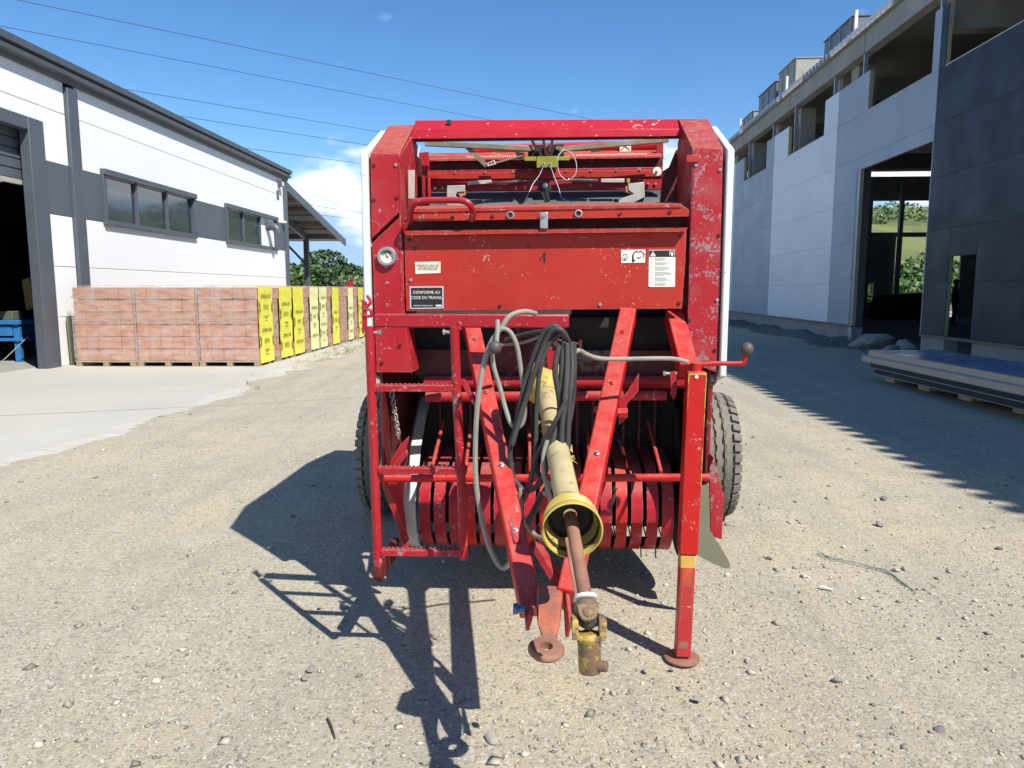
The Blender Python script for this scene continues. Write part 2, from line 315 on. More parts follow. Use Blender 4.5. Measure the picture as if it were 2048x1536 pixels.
# concrete apron in front of the white hall, ragged edge where the gravel laps over
yy = np.linspace(-6, 45, 1500)
ex = -4.02 + .10 * np.sin(yy * .9) + .05 * np.sin(yy * 3.7 + 1) + .03 * np.sin(yy * 9.1) + .02 * np.sin(yy * 31 + 2) + rng.normal(0, .018, len(yy))
ex = ex - .25 * np.clip((8 - yy) / 8, 0, 1)
sl = MB(); n = len(yy)
sl.v = [(-8.2 if y > 13 else -16, y, .016) for y in yy] + [(e, y, .016) for e, y in zip(ex, yy)] + [(e + .30 + .08 * math.sin(y * 5.3), y, -.012) for e, y in zip(ex, yy)]
sl.v = [(-22, y, .016) for y in yy] + sl.v[n:]
sl.f = [(i, n + i, n + i + 1, i + 1) for i in range(n - 1)] + [(n + i, 2 * n + i, 2 * n + i + 1, n + i + 1) for i in range(n - 1)]
tag(sl.build('concrete_apron', slab_m, smooth=False), kind='structure')
fd = MB().add([(-300, 46, .03), (300, 46, .03), (300, 900, .03), (-300, 900, .03)], [(0, 1, 2, 3)]); tag(fd.build('meadow', field_m), kind='structure')
ln = MB().add([(14, 43, .05), (60, 43, .05), (60, 47.5, .05), (14, 47.5, .05)], [(0, 1, 2, 3)]); tag(ln.build('sandy_path', lane_m), kind='structure')
# green hill east of the yard
hx = np.linspace(14, 420, 70); hy = np.linspace(62, 420, 70); X, Y = np.meshgrid(hx, hy)
rise = np.clip((Y - 62) / 95, 0, 1); rise = rise * rise * (3 - 2 * rise)
Z = 17.5 * rise * np.clip((X - 14) / 28, 0, 1) ** .7 + .8 * np.sin(X * .09) * rise + .5 * np.sin(X * .21 + Y * .13) * rise
hm = MB(); hm.v = [tuple(p) for p in np.stack([X, Y, Z], -1).reshape(-1, 3)]
hm.f = [(j * 70 + i, j * 70 + i + 1, (j + 1) * 70 + i + 1, (j + 1) * 70 + i) for j in range(69) for i in range(69)]
tag(hm.build('hill', field_m), kind='structure')
def hill_z(x, y):
    r = min(1, max(0, (y - 62) / 95)); r = r * r * (3 - 2 * r)
    return 17.5 * r * min(1, max(0, (x - 14) / 28)) ** .7

def leaf_mesh(name, blobs, n, size, m, flat=1.0):
    cs = []
    for c, r in blobs:
        k = max(4, int(n * r[0] * r[2] / sum(b[1][0] * b[1][2] for b in blobs)))
        d = rng.normal(size=(k, 3)); d /= np.linalg.norm(d, axis=1)[:, None]; rad = rng.uniform(.55, 1.06, (k, 1)) ** .6
        cs.append(np.array(c) + d * rad * np.array(r))
    P = np.concatenate(cs); k = len(P)
    a = rng.normal(size=(k, 3)); a /= np.linalg.norm(a, axis=1)[:, None]; b = np.cross(a, rng.normal(size=(k, 3))); b /= np.linalg.norm(b, axis=1)[:, None]
    s = (size * rng.uniform(.5, 1.3, (k, 1))); a *= s; b *= s * .6
    vs = np.stack([P - a, P + b, P + a, P - b], 1).reshape(-1, 3)
    me = bpy.data.meshes.new(name); me.from_pydata(vs.tolist(), [], [(4 * i, 4 * i + 1, 4 * i + 2, 4 * i + 3) for i in range(k)])
    at_ = me.attributes.new('tint', 'FLOAT', 'POINT'); at_.data.foreach_set('value', np.repeat(rng.uniform(0, 1, k), 4).astype(np.float32))
    me.materials.append(m); return me
def tree(name, label, loc, h, wd, m, seed, n=3200, size=.34, group=None, trunk=.22):
    rnd = random.Random(seed); t = thing(name, label, 'tree', loc, group=group); h *= .88
    b = MB(); top = V((rnd.uniform(-.2, .2), 0, h * .55)); b.path([(0, 0, -.2), (0.05, 0, h * .25), top], [trunk, trunk * .8, trunk * .4], 8)
    blobs = []
    for i in range(9):
        an = rnd.uniform(0, 6.28); rr = wd * .5 * rnd.uniform(.25, .75); c = V((math.cos(an) * rr, math.sin(an) * rr, h * rnd.uniform(.3, .82)))
        b.path([(0, 0, h * .22), c * .55 + V((0, 0, h * .1)), c], [trunk * .45, trunk * .25, .03], 5)
        q = rnd.uniform(.2, .34); blobs.append((tuple(c), (wd * q, wd * q, h * q * .75)))
    b.build('trunk', bark, t); link('crown', leaf_mesh('crown', blobs, n, size, m), t)
    return t

# ------------------------------------------------------------------ white hall on the left (wall along x = -8.25 + .03 (Y-13.4))
hall = thing('industrial_hall', 'white panelled hall with grey band, windows and open roller door', 'building', (-8.25, 13.4, 0), -math.atan(.03))
# local: x out of wall (towards yard +), y along wall
def hb(name, a, b, m, par=None, bevel=0): return box(name, a, b, m, par or hall, bevel)
zs = [(.02, .905), (.915, 1.82), (1.83, 2.745), (2.755, 3.665), (3.675, 4.59), (4.60, 5.2)]
bays = [(.0, .72), (1.06, 12.62)]
DT = 4.22
for i, (z0, z1) in enumerate(zs):
    m = grey_pan if i == 3 else white_pan
    for j, (y0, y1) in enumerate(bays):
        if i == 3 and j == 1:
            for a, b in ((1.06, 1.72), (5.78, 7.66), (11.8, 12.62)): hb('wall_panel', (-.12, a, z0), (0, b, z1), m, bevel=.006)
        else: hb('wall_panel', (-.12, y0, z0), (0, y1, z1), m, bevel=.006)
    if z1 > 4.3:
        hb('wall_panel', (-.12, -14, max(z0, DT + .1)), (0, -.006, z1), m, bevel=.006)
for a, b in ((-14, -6.2),):
    for i, (z0, z1) in enumerate(zs[:5]): hb('wall_panel', (-.12, a, z0), (0, b, min(z1, DT + .08)), grey_pan if i == 3 else white_pan, bevel=.006)
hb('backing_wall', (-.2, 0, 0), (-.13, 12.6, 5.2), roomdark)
# pilasters, gutter, door frame
hb('pilaster', (-.1, .735, .0), (.07, 1.045, 5.1), grey_trim, bevel=.01)
hb('corner_trim', (-.25, 12.64, 0), (.05, 12.95, 5.2), grey_trim, bevel=.01)
g = MB(); prof = [(-.1, 5.16), (.05, 5.16), (.06, 5.24), (.17, 5.26), (.18, 5.33), (.13, 5.35), (.13, 5.37), (.21, 5.39), (.22, 5.50), (-.1, 5.56)]
g.prism([(x, -14, z) for x, z in prof], (0, 27.05, 0)); g.build('gutter', grey_trim, hall)
g = MB(); g.prism([(-.1, -14, 5.5), (-14, -14, 6.4), (-14, -14, 6.3), (-.1, -14, 5.4)], (0, 27, 0)); g.build('roof', grey_trim, hall)
hb('door_jamb', (-.12, -.40, 0), (.06, -.004, DT + .1), grey_trim, bevel=.01)
hb('door_jamb', (-.12, -6.2, 0), (.06, -5.6, DT + .1), grey_trim, bevel=.01)
hb('door_lintel', (-.12, -5.59, DT - .12), (.058, -.41, DT + .1), grey_trim, bevel=.01)
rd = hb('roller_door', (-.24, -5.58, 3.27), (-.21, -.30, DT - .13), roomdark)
for k in range(5): hb('slat', (-.212, -5.58, 3.29 + k * .17), (-.19, -.30, 3.29 + k * .17 + .155), grey_pan, rd, bevel=.008)
hb('bottom_rail', (-.25, -5.58, 3.2), (-.18, -.30, 3.28), zinc, rd)
# interior
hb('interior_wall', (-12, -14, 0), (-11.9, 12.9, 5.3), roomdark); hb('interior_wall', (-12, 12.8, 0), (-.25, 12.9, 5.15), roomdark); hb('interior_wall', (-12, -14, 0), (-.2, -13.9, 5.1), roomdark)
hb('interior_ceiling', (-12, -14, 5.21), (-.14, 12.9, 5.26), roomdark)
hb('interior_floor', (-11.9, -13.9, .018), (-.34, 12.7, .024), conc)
def window(y0, y1, muls, blank=False):
    f = hb('window_frame', (-.06, y0, 2.70), (.075, y1, 2.80), grey_trim, bevel=.008)
    hb('window_head', (-.06, y0, 3.68), (.11, y1, 3.80), grey_trim, f, bevel=.008)
    hb('window_jamb', (-.06, y0, 2.802), (.07, y0 + .1, 3.678), grey_trim, f, bevel=.006); hb('window_jamb', (-.06, y1 - .1, 2.802), (.07, y1, 3.678), grey_trim, f, bevel=.006)
    e = [y0 + .1] + muls + [y1 - .1]
    for m in muls: hb('mullion', (-.05, m - .035, 2.802), (.03, m + .035, 3.678), grey_trim, f, bevel=.005)
    for i in range(len(e) - 1):
        hb('pane', (-.04, e[i] + .036, 2.803), (-.025, e[i + 1] - .036, 3.677), white_pan if blank and i == len(e) - 2 else glass, f)
    return f
window(1.72, 5.78, [3.02, 4.36]); w2 = window(7.66, 11.8, [8.98, 10.32], True)
fl = MB(); fl.path(spl([(-.03, 11.0, 3.42), (.16, 11.0, 3.44), (.3, 11.0, 3.36), (.34, 11.0, 3.2)], 5), .13, 14); fl.build('flue_elbow', grey_trim, w2)
lam = hb('floodlight', (.02, 12.1, 4.86), (.16, 12.3, 5.04), grey_trim, bevel=.01); hb('lamp_glass', (.161, 12.12, 4.88), (.166, 12.28, 5.02), label_w, lam)
hb('wall_sign', (.001, 11.98, 4.42), (.012, 12.2, 4.72), grey_pan); hb('wall_bracket', (0.0, 12.3, 3.68), (.14, 12.5, 3.74), white_pan)
# lean-to at the far end
lt = thing('lean_to_canopy', 'grey steel lean-to canopy sloping down behind the white hall', 'canopy', (-8.25, 13.4, 0), -math.atan(.03))
p = lambda y: 5.12 - (y - 12.97) * .182
MB().prism([(.05, 12.97, p(12.97)), (.05, 20.9, p(20.9)), (.05, 20.9, p(20.9) - .28), (.05, 12.97, p(12.97) - .28)], (-.06, 0, 0)).build('fascia', grey_trim, lt)
MB().prism([(-.02, 12.97, p(12.97) - .02), (-.02, 20.9, p(20.9) - .02), (-.02, 20.9, p(20.9) - .07), (-.02, 12.97, p(12.97) - .07)], (-12, 0, 0)).build('roof_sheet', grey_trim, lt)
for k in range(7):
    y = 13.6 + k * 1.05; MB().box((-11.9, y, p(y) - .23), (-.03, y + .07, p(y) - .085)).build('purlin', zinc if k % 2 else rod, lt)
MB().box((-11.9, 18.9, p(18.9) - .46), (-.2, 19.1, p(18.9) - .24)).build('end_beam', grey_trim, lt)
for x in (-1.2, -6.5):
    MB().beam((x, 13, p(13) - .36), (x, 19.2, p(19.2) - .36), .12, .24).build('rafter', grey_trim, lt)
    MB().box((x - .1, 18.9, 0), (x + .1, 19.1, p(19) - .48)).build('post', grey_trim, lt)
    MB().beam((x - 1.0, 19, p(19) - .5), (x - .05, 19, p(19) - 1.5), .08, .1, (0, 1, 0)).build('knee_brace', grey_trim, lt)
# things inside the door
bench = thing('workbench', 'blue painted steel workbench inside the roller door', 'bench', (-9.45, 14.2, .024))
b_ = lambda n, a, c, m=bluebench: MB().box(a, c).build(n, m, bench, bevel=.006)
b_('bench_top', (-3, -.05, .72), (.02, .75, .80)); b_('drawer', (-2.9, -.01, .5), (-.14, .7, .70)); b_('shelf', (-3, -.04, .4), (.08, .74, .46))
for x in (-.12, -2.9):
    for y in (0, .62): b_('leg', (x, y, 0), (x + .11, y + .1, .719))
bx_ = thing('metal_box', 'olive green metal box with handle on the blue workbench', 'box', (-9.85, 14.4, .825)); MB().box((-.26, -.15, 0), (.26, .15, .17)).build('body', mat('olive_drab_box', (.10, .11, .07), .6), bx_, bevel=.01); MB().box((-.08, -.165, .08), (.08, -.152, .10)).build('handle', steel, bx_)
rg = MB().ball((-10.5, 14.4, .88), .1, 12, (1.9, 1.2, .55)).build('cleaning_rag', mat('pale_rag', (.6, .5, .45), .9, var=.4, vs=9)); tag(rg, 'crumpled pale rag lying on the blue workbench', 'rag')
bd = MB().beam((-9.72, 15.0, 1.02), (-9.95, 15.3, 1.62), .16, .04, (0, -1, .3)).build('pine_board', wood_y); tag(bd, 'pale pine board leaning behind the olive box', 'board')
pl = MB().prism([(-8.16, 13.62, .02), (-8.16, 14.0, .02), (-8.19, 14.0, .92), (-8.19, 13.62, .92)], (.02, 0, 0)).build('leaning_sheet', oliveplate); tag(pl, 'olive sheet leaning on the white wall beside the brick pallets', 'sheet')

# ------------------------------------------------------------------ pallets of clay blocks
bh, bw = .222, .212
def brick_mesh(hole):
    b = MB()
    if not hole:
        b.box((0, 0, 0), (bw - .008, .12, bh - .03)); b.box((.002, .006, bh - .028), (bw - .010, .12, bh - .012))
    else:
        Wd, hh = bw - .006, bh - .012
        o = [(0, 0, 0), (Wd, 0, 0), (Wd, 0, hh), (0, 0, hh)]; i = [(.045, 0, .05), (Wd - .045, 0, .05), (Wd - .045, 0, hh - .05), (.045, 0, hh - .05)]
        i2 = [(x, .11, z) for x, y, z in i]; bk = [(x, .12, z) for x, y, z in o]
        b.add(o + i + i2 + bk, [(k, (k + 1) % 4, 4 + (k + 1) % 4, 4 + k) for k in range(4)] + [(4 + k, 4 + (k + 1) % 4, 8 + (k + 1) % 4, 8 + k) for k in range(4)] + [(8, 9, 10, 11)] + [((k + 1) % 4, k, 12 + k, 12 + (k + 1) % 4) for k in range(4)])
    me = b.mesh('brick', False); me.materials.append(brick_m); return me
bme, bmh = brick_mesh(False), brick_mesh(True)
wrap = bpy.data.materials.new('stretch_film'); wrap.use_nodes = True
t = wrap.node_tree; pb = t.nodes['Principled BSDF']; tr = t.nodes.new('ShaderNodeBsdfTransparent'); ms = t.nodes.new('ShaderNodeMixShader')
nz = t.nodes.new('ShaderNodeTexNoise'); nz.inputs['Scale'].default_value = 4; nz.inputs['Detail'].default_value = 5; tco = t.nodes.new('ShaderNodeTexCoord'); mpp = t.nodes.new('ShaderNodeMapping'); mpp.inputs['Scale'].default_value = (1, 1, 2.5)
mrr = t.nodes.new('ShaderNodeMapRange'); mrr.inputs[1].default_value = .35; mrr.inputs[2].default_value = .75; mrr.inputs[3].default_value = .10; mrr.inputs[4].default_value = .42
t.links.new(tco.outputs['Object'], mpp.inputs[0]); t.links.new(mpp.outputs[0], nz.inputs['Vector']); t.links.new(nz.outputs[0], mrr.inputs[0]); t.links.new(mrr.outputs[0], ms.inputs[0])
t.links.new(tr.outputs[0], ms.inputs[1]); t.links.new(pb.outputs[0], ms.inputs[2]); t.links.new(ms.outputs[0], t.nodes['Material Output'].inputs[0])
pb.inputs['Base Color'].default_value = (.76, .72, .69, 1); pb.inputs['Roughness'].default_value = .25
bb = t.nodes.new('ShaderNodeBump'); bb.inputs['Strength'].default_value = .25; bb.inputs['Distance'].default_value = .02; t.links.new(nz.outputs[0], bb.inputs['Height']); t.links.new(bb.outputs[0], pb.inputs['Normal'])

def pallet(label, x0, y0, wx, wy, front, yel=None, pale=False, tex=0.):
    """clay blocks on a wooden pallet; front = show blocks on -Y face, right face (+X) carries a printed sheet of width yel, rest open block ends"""
    t = thing('block_pallet', label, 'pallet', (x0, y0, 0), -math.atan(.03), 'pallets of clay blocks')
    for k in range(5): MB().box((.0, k * (wy - .1) / 4, .09), (wx, k * (wy - .1) / 4 + .1, .115)).build('deck_board', wood, t)
    for xx in (0, wx / 2 - .05, wx - .1):
        for y in (0, wy / 2 - .06, wy - .12): MB().box((xx, y, .018), (xx + .1, y + .12, .089)).build('pallet_block', wood, t)
    z0 = .125; rows = 6; ztop = z0 + rows * bh
    MB().box((.07, .125, z0), (wx - .125, wy - .02, ztop - .01)).build('block_core', brick_in, t)
    if front:
        nb = int(wx / bw); gap = (wx - nb * bw) / 2
        for r in range(rows):
            for c in range(nb): link('brick', bme, t, (gap + c * bw + rng.uniform(-.004, .004), .003 + rng.uniform(0, .014), z0 + r * bh), sc=(1, 1, 1))
    # right face
    ye = wy if yel is None else yel
    free = wy - ye
    nb = int(wy / bw)
    for r in range(rows):
        for c in range(nb):
            yb = .012 + c * (wy - .02) / nb
            if yb + bw > ye - .03 or (r in (0, 5)): link('brick', bmh, t, (wx, yb, z0 + r * bh), (0, 0, R(90)), (1, 1, 1))
    if ye > .2:
        sm = yel_pale if pale else yel_sheet
        b = MB(); nn = 14
        pts = [(wx + .012 + .003 * math.sin(k * 1.9), ztop + .006 - (ztop - .06) * k / nn) for k in range(nn + 1)]
        b.add([(x, .03, z) for x, z in pts] + [(x, ye - .03, z) for x, z in pts], [(k, k + 1, nn + 2 + k, nn + 1 + k) for k in range(nn)])
        sh = b.build('printed_sheet', sm, t, solid=.002, smooth=False)
        rot = (R(90), 0, R(90)); mid = ye / 2
        for q in range(3):
            zz = 1.30 - tex - q * .62
            if .25 < zz < 1.4: text('lettering', 'CEMACON', .10 * ye / .78, sheet_ink, sh, (wx + .022, mid, zz), rot)
            if .25 < zz - .2 < 1.4:
                text('lettering', 'EVO', .135 * ye / .78, sheet_ink, sh, (wx + .022, mid, zz - .2), rot)
                for sgn, e in ((1, .04), (-1, ye - .04)):
                    MB().prism([(wx + .02, e, zz - .09), (wx + .02, e + sgn * .07, zz - .14), (wx + .02, e + sgn * .07, zz - .26), (wx + .02, e, zz - .31), (wx + .02, e, zz - .25), (wx + .02, e + sgn * .03, zz - .2), (wx + .02, e, zz - .15)], (.002, 0, 0)).build('emblem', sheet_ink, sh)
            for dz, ww in ((.36, .3), (.39, .16), (.44, .22)):
                if .2 < zz - dz < 1.42: MB().box((wx + .02, mid - ww * ye / 2, zz - dz), (wx + .0225, mid + ww * ye / 2, zz - dz + .008)).build('print_line', sheet_ink, sh)
    # film: front and top, slightly bulged
    b = MB(); n1, n2 = 10, 12
    for (A, U, Vv, nn) in (((-.012, -.012, .1), (wx + .02, 0, 0), (0, 0, ztop - .08), (0, -1, 0)), ((-.012, -.012, ztop + .012), (wx + .02, 0, 0), (0, wy + .02, 0), (0, 0, 1)), ((-.014, wy, .1), (0, -wy - .01, 0), (0, 0, ztop - .08), (-1, 0, 0)), ((wx + .008, -.01, .1), (0, wy + .01, 0), (0, 0, ztop - .08), (1, 0, 0))):
        A, U, Vv, nn = V(A), V(U), V(Vv), V(nn)
        if nn.x == 1 and not free: continue
        if nn.x == 1: A = A + V((0, max(0, ye - .02), 0)); U = V((0, wy - max(0, ye - .02), 0))
        if nn.y == -1 and not front: continue
        vs = [A + U * (i / n1) + Vv * (j / n2) + nn * (rng.uniform(0, .008) + (.02 * math.sin(i * .7) ** 2 if nn.z else 0)) for j in range(n2 + 1) for i in range(n1 + 1)]
        b.add(vs, [(j * (n1 + 1) + i, j * (n1 + 1) + i + 1, (j + 1) * (n1 + 1) + i + 1, (j + 1) * (n1 + 1) + i) for j in range(n2) for i in range(n1)])
    b.build('plastic_wrap', wrap, t)
    for zz in (1.28, .88):
        if front: MB().box((-.015, -.022, zz), (wx + .005, -.019, zz + .012)).build('strap', ink_g, t)
    return t
PX = -4.60
pallet('film wrapped block pallet nearest the roller door jamb', PX - 3.36, 13.45, 1.1, 1.05, True, .0)
pallet('middle of the three film wrapped block pallets facing the yard', PX - 2.23, 13.45, 1.1, 1.05, True, .0)
cols = [(13.45, 1.06, .78, 0, .02, 'block pallet at the row corner with bright yellow printed sheet'), (14.54, .80, .8, 0, .18, 'second block pallet along the row, sheet fully covering its end'), (15.37, 1.09, .74, 0, .36, 'third block pallet along the row, with open block ends beside its sheet'),
        (16.49, .70, .7, 1, .30, 'fourth block pallet along the row, narrow printed sheet'), (17.22, 1.03, .66, 1, .08, 'fifth block pallet along the row, pale sheet and open block ends'), (18.28, .70, .7, 0, .45, 'sixth block pallet along the row, narrow yellow sheet'),
        (19.01, .78, .0, 0, 0, 'seventh block pallet along the row showing only open red block ends'), (19.82, 1.1, .62, 1, .38, 'second last visible block pallet with whitish sheet beside the baler'), (20.96, 1.1, .62, 0, .2, 'farthest block pallet of the row, half hidden behind the baler')]
for y, wy, ye, pale, tx, lb in cols: pallet(lb, PX - 1.10 + .034 * (y - 13.45), y, 1.1, wy, y < 14, ye, bool(pale), tx)

# ------------------------------------------------------------------ precast hall under construction on the right
XW = lambda Y: 7.82 + .058 * Y
ANG = -math.atan(.058)
rb = thing('unfinished_hall', 'unfinished concrete hall clad in grey metal panels, gate and window openings empty', 'building', (7.82, 0, 0), ANG)
# local: y along wall (away), x into building (+); skin thickness .1 at x 0..0.1
k_ = 1 / math.cos(ANG)
def rbx(n, a, b, m, par=None, bevel=0): return box(n, a, b, m, par or rb, bevel)
ZB, ZS, ZP = .48, 5.87, 6.85
bz = [ZB, 1.56, 2.62, 3.69, 4.78, ZS]
def strip(y0, y1, m, cut=()):
    """horizontal cladding panels between y0 and y1, cut = (ya, yb, za, zb) openings"""
    for i in range(5):
        z0, z1 = bz[i] + .002, bz[i + 1] - .002; segs = [(y0, y1, z0, z1)]
        for (ya, yb, za, zb) in cut:
            ns = []
            for (a, b, c, d) in segs:
                if yb <= a or ya >= b or zb <= c or za >= d: ns.append((a, b, c, d)); continue
                if a < ya: ns.append((a, ya, c, d))
                if b > yb: ns.append((yb, b, c, d))
                lo, hi = max(a, ya), min(b, yb)
                if c < za: ns.append((lo, hi, c, za))
                if d > zb: ns.append((lo, hi, zb, d))
            segs = ns
        for (a, b, c, d) in segs:
            if b - a > .02 and d - c > .02:
                pn = rbx('wall_panel', (0, a + .004, c), (.012, b - .004, d), m, bevel=.0015)
                rbx('panel_core', (.0125, a + .008, c + .004), (.09, b - .008, d - .004), foam_y, pn)
gate = (15.9, 19.55, 0, 4.47); door = (13.95, 14.92, .2, 2.06)
strip(-3, 9.5, pan_dark); strip(9.5, 15.86, pan_dark, [door]); strip(15.86, 21.35, pan_mid, [gate]); strip(21.35, 27.4, pan_light); strip(27.4, 33.2, pan_mid); strip(33.2, 38, pan_light)
for (a, b, m) in ((19.35, 21.346, pan_mid), (21.354, 22.4, pan_light), (25.8, 27.396, pan_light), (27.404, 28.4, pan_mid), (31.7, 33.196, pan_mid), (33.204, 34.6, pan_light), (15.6, 15.856, pan_dark), (15.864, 16.15, pan_mid)):
    pn = rbx('pier_panel', (0, a, ZS + .004), (.012, b, ZP if b > 17 else 7.1), m, bevel=.003); rbx('panel_core', (.0125, a, ZS + .004), (.09, b, ZP if b > 17 else 7.1), foam_y, pn)
    if a in (25.8, 31.7, 19.35): rbx('reveal_trim', (.0, a - .03, ZS + .01), (.1, a - .002, ZP), wood_y if a == 25.8 else foam_y)
rbx('sill_flashing', (-.02, -3, ZB - .06), (.02, 15.88, ZB - .005), grey_trim); rbx('sill_flashing', (-.02, 19.56, ZB - .06), (.02, 38, ZB - .005), grey_trim)
for a, b in ((-3, 13.93), (14.94, 15.88), (19.6, 38)): rbx('plinth', (.03, a, -.15), (.3, b, ZB - .062), conc)
for a, b in ((-3, 15.598), (16.152, 19.348), (22.402, 25.76), (28.402, 31.66)): rbx('window_sill', (-.004, a, ZS + .001), (.1, b, ZS + .022), zinc)
rbx('gate_post', (.0, 19.57, 0.0), (.09, 19.8, 4.47), mat('galvanised_profile', (.40, .44, .46), .35, .5, var=.08)); 
# gate header strip unpainted, door reveal
for y in (20.9, 22.2, 25.6, 28.2, 31.5, 34.4, 37.6, 10.0): rbx('column', (.32, y, 0), (.82, y + .5, 7.42), conc_pre, bevel=.015)
for y in (16.12, 19.98, 22.02, 25.5, 28.0, 31.4): rbx('steel_angle', (.1, y, 5.6), (.2, y + .06, 8.0), MATS['galvanised_profile'])
segs = [(-3, 15.95), (16.0, 19.9), (19.95, 26.0), (26.05, 32.2), (32.25, 38)]
for a, b in segs: rbx('edge_beam', (.06, a, 7.43), (.34, b, 7.93), conc_pre, bevel=.01)
# trapezoidal roof deck seen end on
dk = MB(); y = -3.
while y < 38:
    dk.prism([(-.08, y + .07, 7.955), (-.08, y, 8.12), (-.08, y + .17, 8.12), (-.08, y + .10, 7.955)], (1.1, 0, 0)); y += .3
dk.build('deck_rib', mat('zinc_roof_deck', (.62, .63, .64), .35, .3, var=.06), rb)
rbx('roof_deck', (-.05, -3, 7.935), (15, 38, 7.95), conc_pre)
for y in (3, 9.6, 16.1, 22.1, 28.1, 34.3): rbx('roof_beam', (.35, y, 6.75), (14.6, y + .35, 7.42), conc_pre)
# end wall with openings (far gable), floor, rear wall
ye_ = 38.
ew = [(0, 7.9, 0, 6.95), (7.9, 10.85, 5.78, 6.95), (7.9, 10.85, 4.02, 4.24), (7.9, 8.15, 1.75, 4.02), (7.9, 8.15, 0, .8), (8.15, 9.12, 0, 4.02), (10.85, 11.95, 0, 6.95), (12.3, 15, 0, 6.95), (11.95, 12.3, 4, 6.95)]
for a, b, c, d in ew: rbx('gable_panel', (a + .003, ye_, c), (b - .003, ye_ + .12, d), conc_pre)
rbx('gable_column', (9.1, ye_ - .3, 0), (9.28, ye_ - .1, 6.7), conc_pre); rbx('gable_beam', (7.9, ye_ + .2, 7.25), (15, ye_ + .5, 7.9), conc_pre)
rbx('rear_wall', (14.8, -3, 0), (15, 38, 7.9), conc_pre); rbx('near_gable', (0, -3.2, 0), (15, -3.02, 7.9), conc_pre)
rbx('hall_floor', (.3, -3, .01), (14.8, 38.6, .03), mat('darkened_floor', (.12, .115, .105), .9, var=.2, vs=1))  # floor concrete coloured darker to imitate the dim interior
# guard posts and packs on the roof
rot = ANG
def rw(x, y, z): return Matrix.Rotation(ANG, 3, 'Z') @ V((x, y, 0)) + V((7.82, 0, z))
for y, h, lb in ((16.75, .42, 'short white post on the roof edge above the gate'), (20.7, .55, 'white post on the roof edge beside the grey wrapped pack'), (26.6, .5, 'white post on the roof edge beside the beige pack'), (33, .5, 'far white post on the roof edge near the baler')):
    o = MB().beam((0, 0, -.1), (0, .0, h), .07, .07, (0, 1, 0)); MB.box(o, (-.08, -.08, -.1), (.08, .08, -.08)); o = o.build('guard_post', label_w); o.location = rw(.1, y, 8.19); o.rotation_euler.z = rot; tag(o, lb, 'post', 'roof guard posts')
def pack(y0, y1, h, m, lb, x=.35, n=3):
    t = thing('wrapped_pack', lb, 'pack', rw(x, y0, 8.265), rot, 'packs of roof sheets')
    MB().box((.03, .03, .06), (1.15, y1 - y0 - .03, h - .03)).build('sheet_stack', m, t, bevel=.02)
    L_ = y1 - y0
    for i in range(n): MB().box((0, i * L_ / n + .16, .055), (1.18, i * L_ / n + .21, h)).build('strap', tanw, t)
    MB().box((-.01, 0, h - .028), (1.19, L_, h)).build('cover', m, t)
    for q in (.15, L_ / 2, L_ - .25): MB().box((.0, q, -.145), (1.15, q + .1, .058)).build('skid', wood, t)
pack(21.6, 23.9, .68, greywrap, 'grey wrapped pack of roof sheets beside the second post'); pack(14.8, 17.5, .7, tanw, 'wrapped pack at the top right roof edge above the gate')
pack(26.6, 28.6, 1.05, tanw, 'beige strapped pack of roof sheets, tallest on the roof'); pack(28.9, 31.3, .9, greywrap, 'grey pack behind the beige strapped pack'); pack(32.0, 34.0, .55, tanw, 'farthest low pack at the roof corner by the baler')

# stack of sandwich panels in front
for i in range(4):
    nm = ['bottom', 'second', 'third', 'top'][i]; lb = ['lowest sandwich panel of the stack, dark edge, resting on timber blocks', 'second lowest sandwich panel of the stack with dark edge', 'sandwich panel under the top one, cream foam edge showing', 'topmost sandwich panel of the stack, blue film on its face'][i]
    z = .11 + i * .091; off = [(.06, -.1), (.02, -.03), (-.06, .1), (0, .0)][i]
    t = thing('sandwich_panel', lb, 'panel', (5.56 + off[0], 11.5 + off[1], z), R(-1.5), 'stack of sandwich panels by the gate')
    MB().box((.004, -9, .009), (1.05, 0, .079)).build('core', foam if i > 1 else pan_dark, t); MB().box((0, -9.01, .0795), (1.06, .005, .089)).build('upper_skin', bluefilm if i == 3 else pan_mid, t); MB().box((0, -9.01, 0), (1.06, .005, .0085)).build('lower_skin', pan_mid, t)
for i, (y, lb) in enumerate(((11.25, 'farthest pale timber block under the panel stack'), (10.3, 'middle pale timber block under the panel stack'), (9.35, 'third pale timber block under the panel stack'), (8.3, 'nearest timber block under the panel stack at the frame edge'))):
    o = MB().box((5.78, y - .14, .0), (6.5, y + .14, .108)).build('timber_block', foam, bevel=.008); tag(o, lb, 'block', 'timber blocks under the panel stack')
# gravel berm along the plinth, rubble in the gate
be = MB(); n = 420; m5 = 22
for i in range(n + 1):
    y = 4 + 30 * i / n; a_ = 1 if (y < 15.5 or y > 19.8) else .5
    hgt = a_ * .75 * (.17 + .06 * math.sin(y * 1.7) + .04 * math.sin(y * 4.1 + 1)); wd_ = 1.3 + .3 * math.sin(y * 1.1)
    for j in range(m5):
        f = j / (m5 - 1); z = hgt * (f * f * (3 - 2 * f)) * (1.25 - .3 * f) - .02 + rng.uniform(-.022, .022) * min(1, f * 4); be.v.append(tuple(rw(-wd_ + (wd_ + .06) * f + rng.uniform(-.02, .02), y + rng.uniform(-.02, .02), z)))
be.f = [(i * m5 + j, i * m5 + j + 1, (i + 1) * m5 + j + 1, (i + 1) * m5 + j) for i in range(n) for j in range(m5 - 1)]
tag(be.build('gravel_berm', gravel_dk, smooth=False), 'dark gravel banked along the foot of the unfinished hall', 'gravel', kind='stuff')
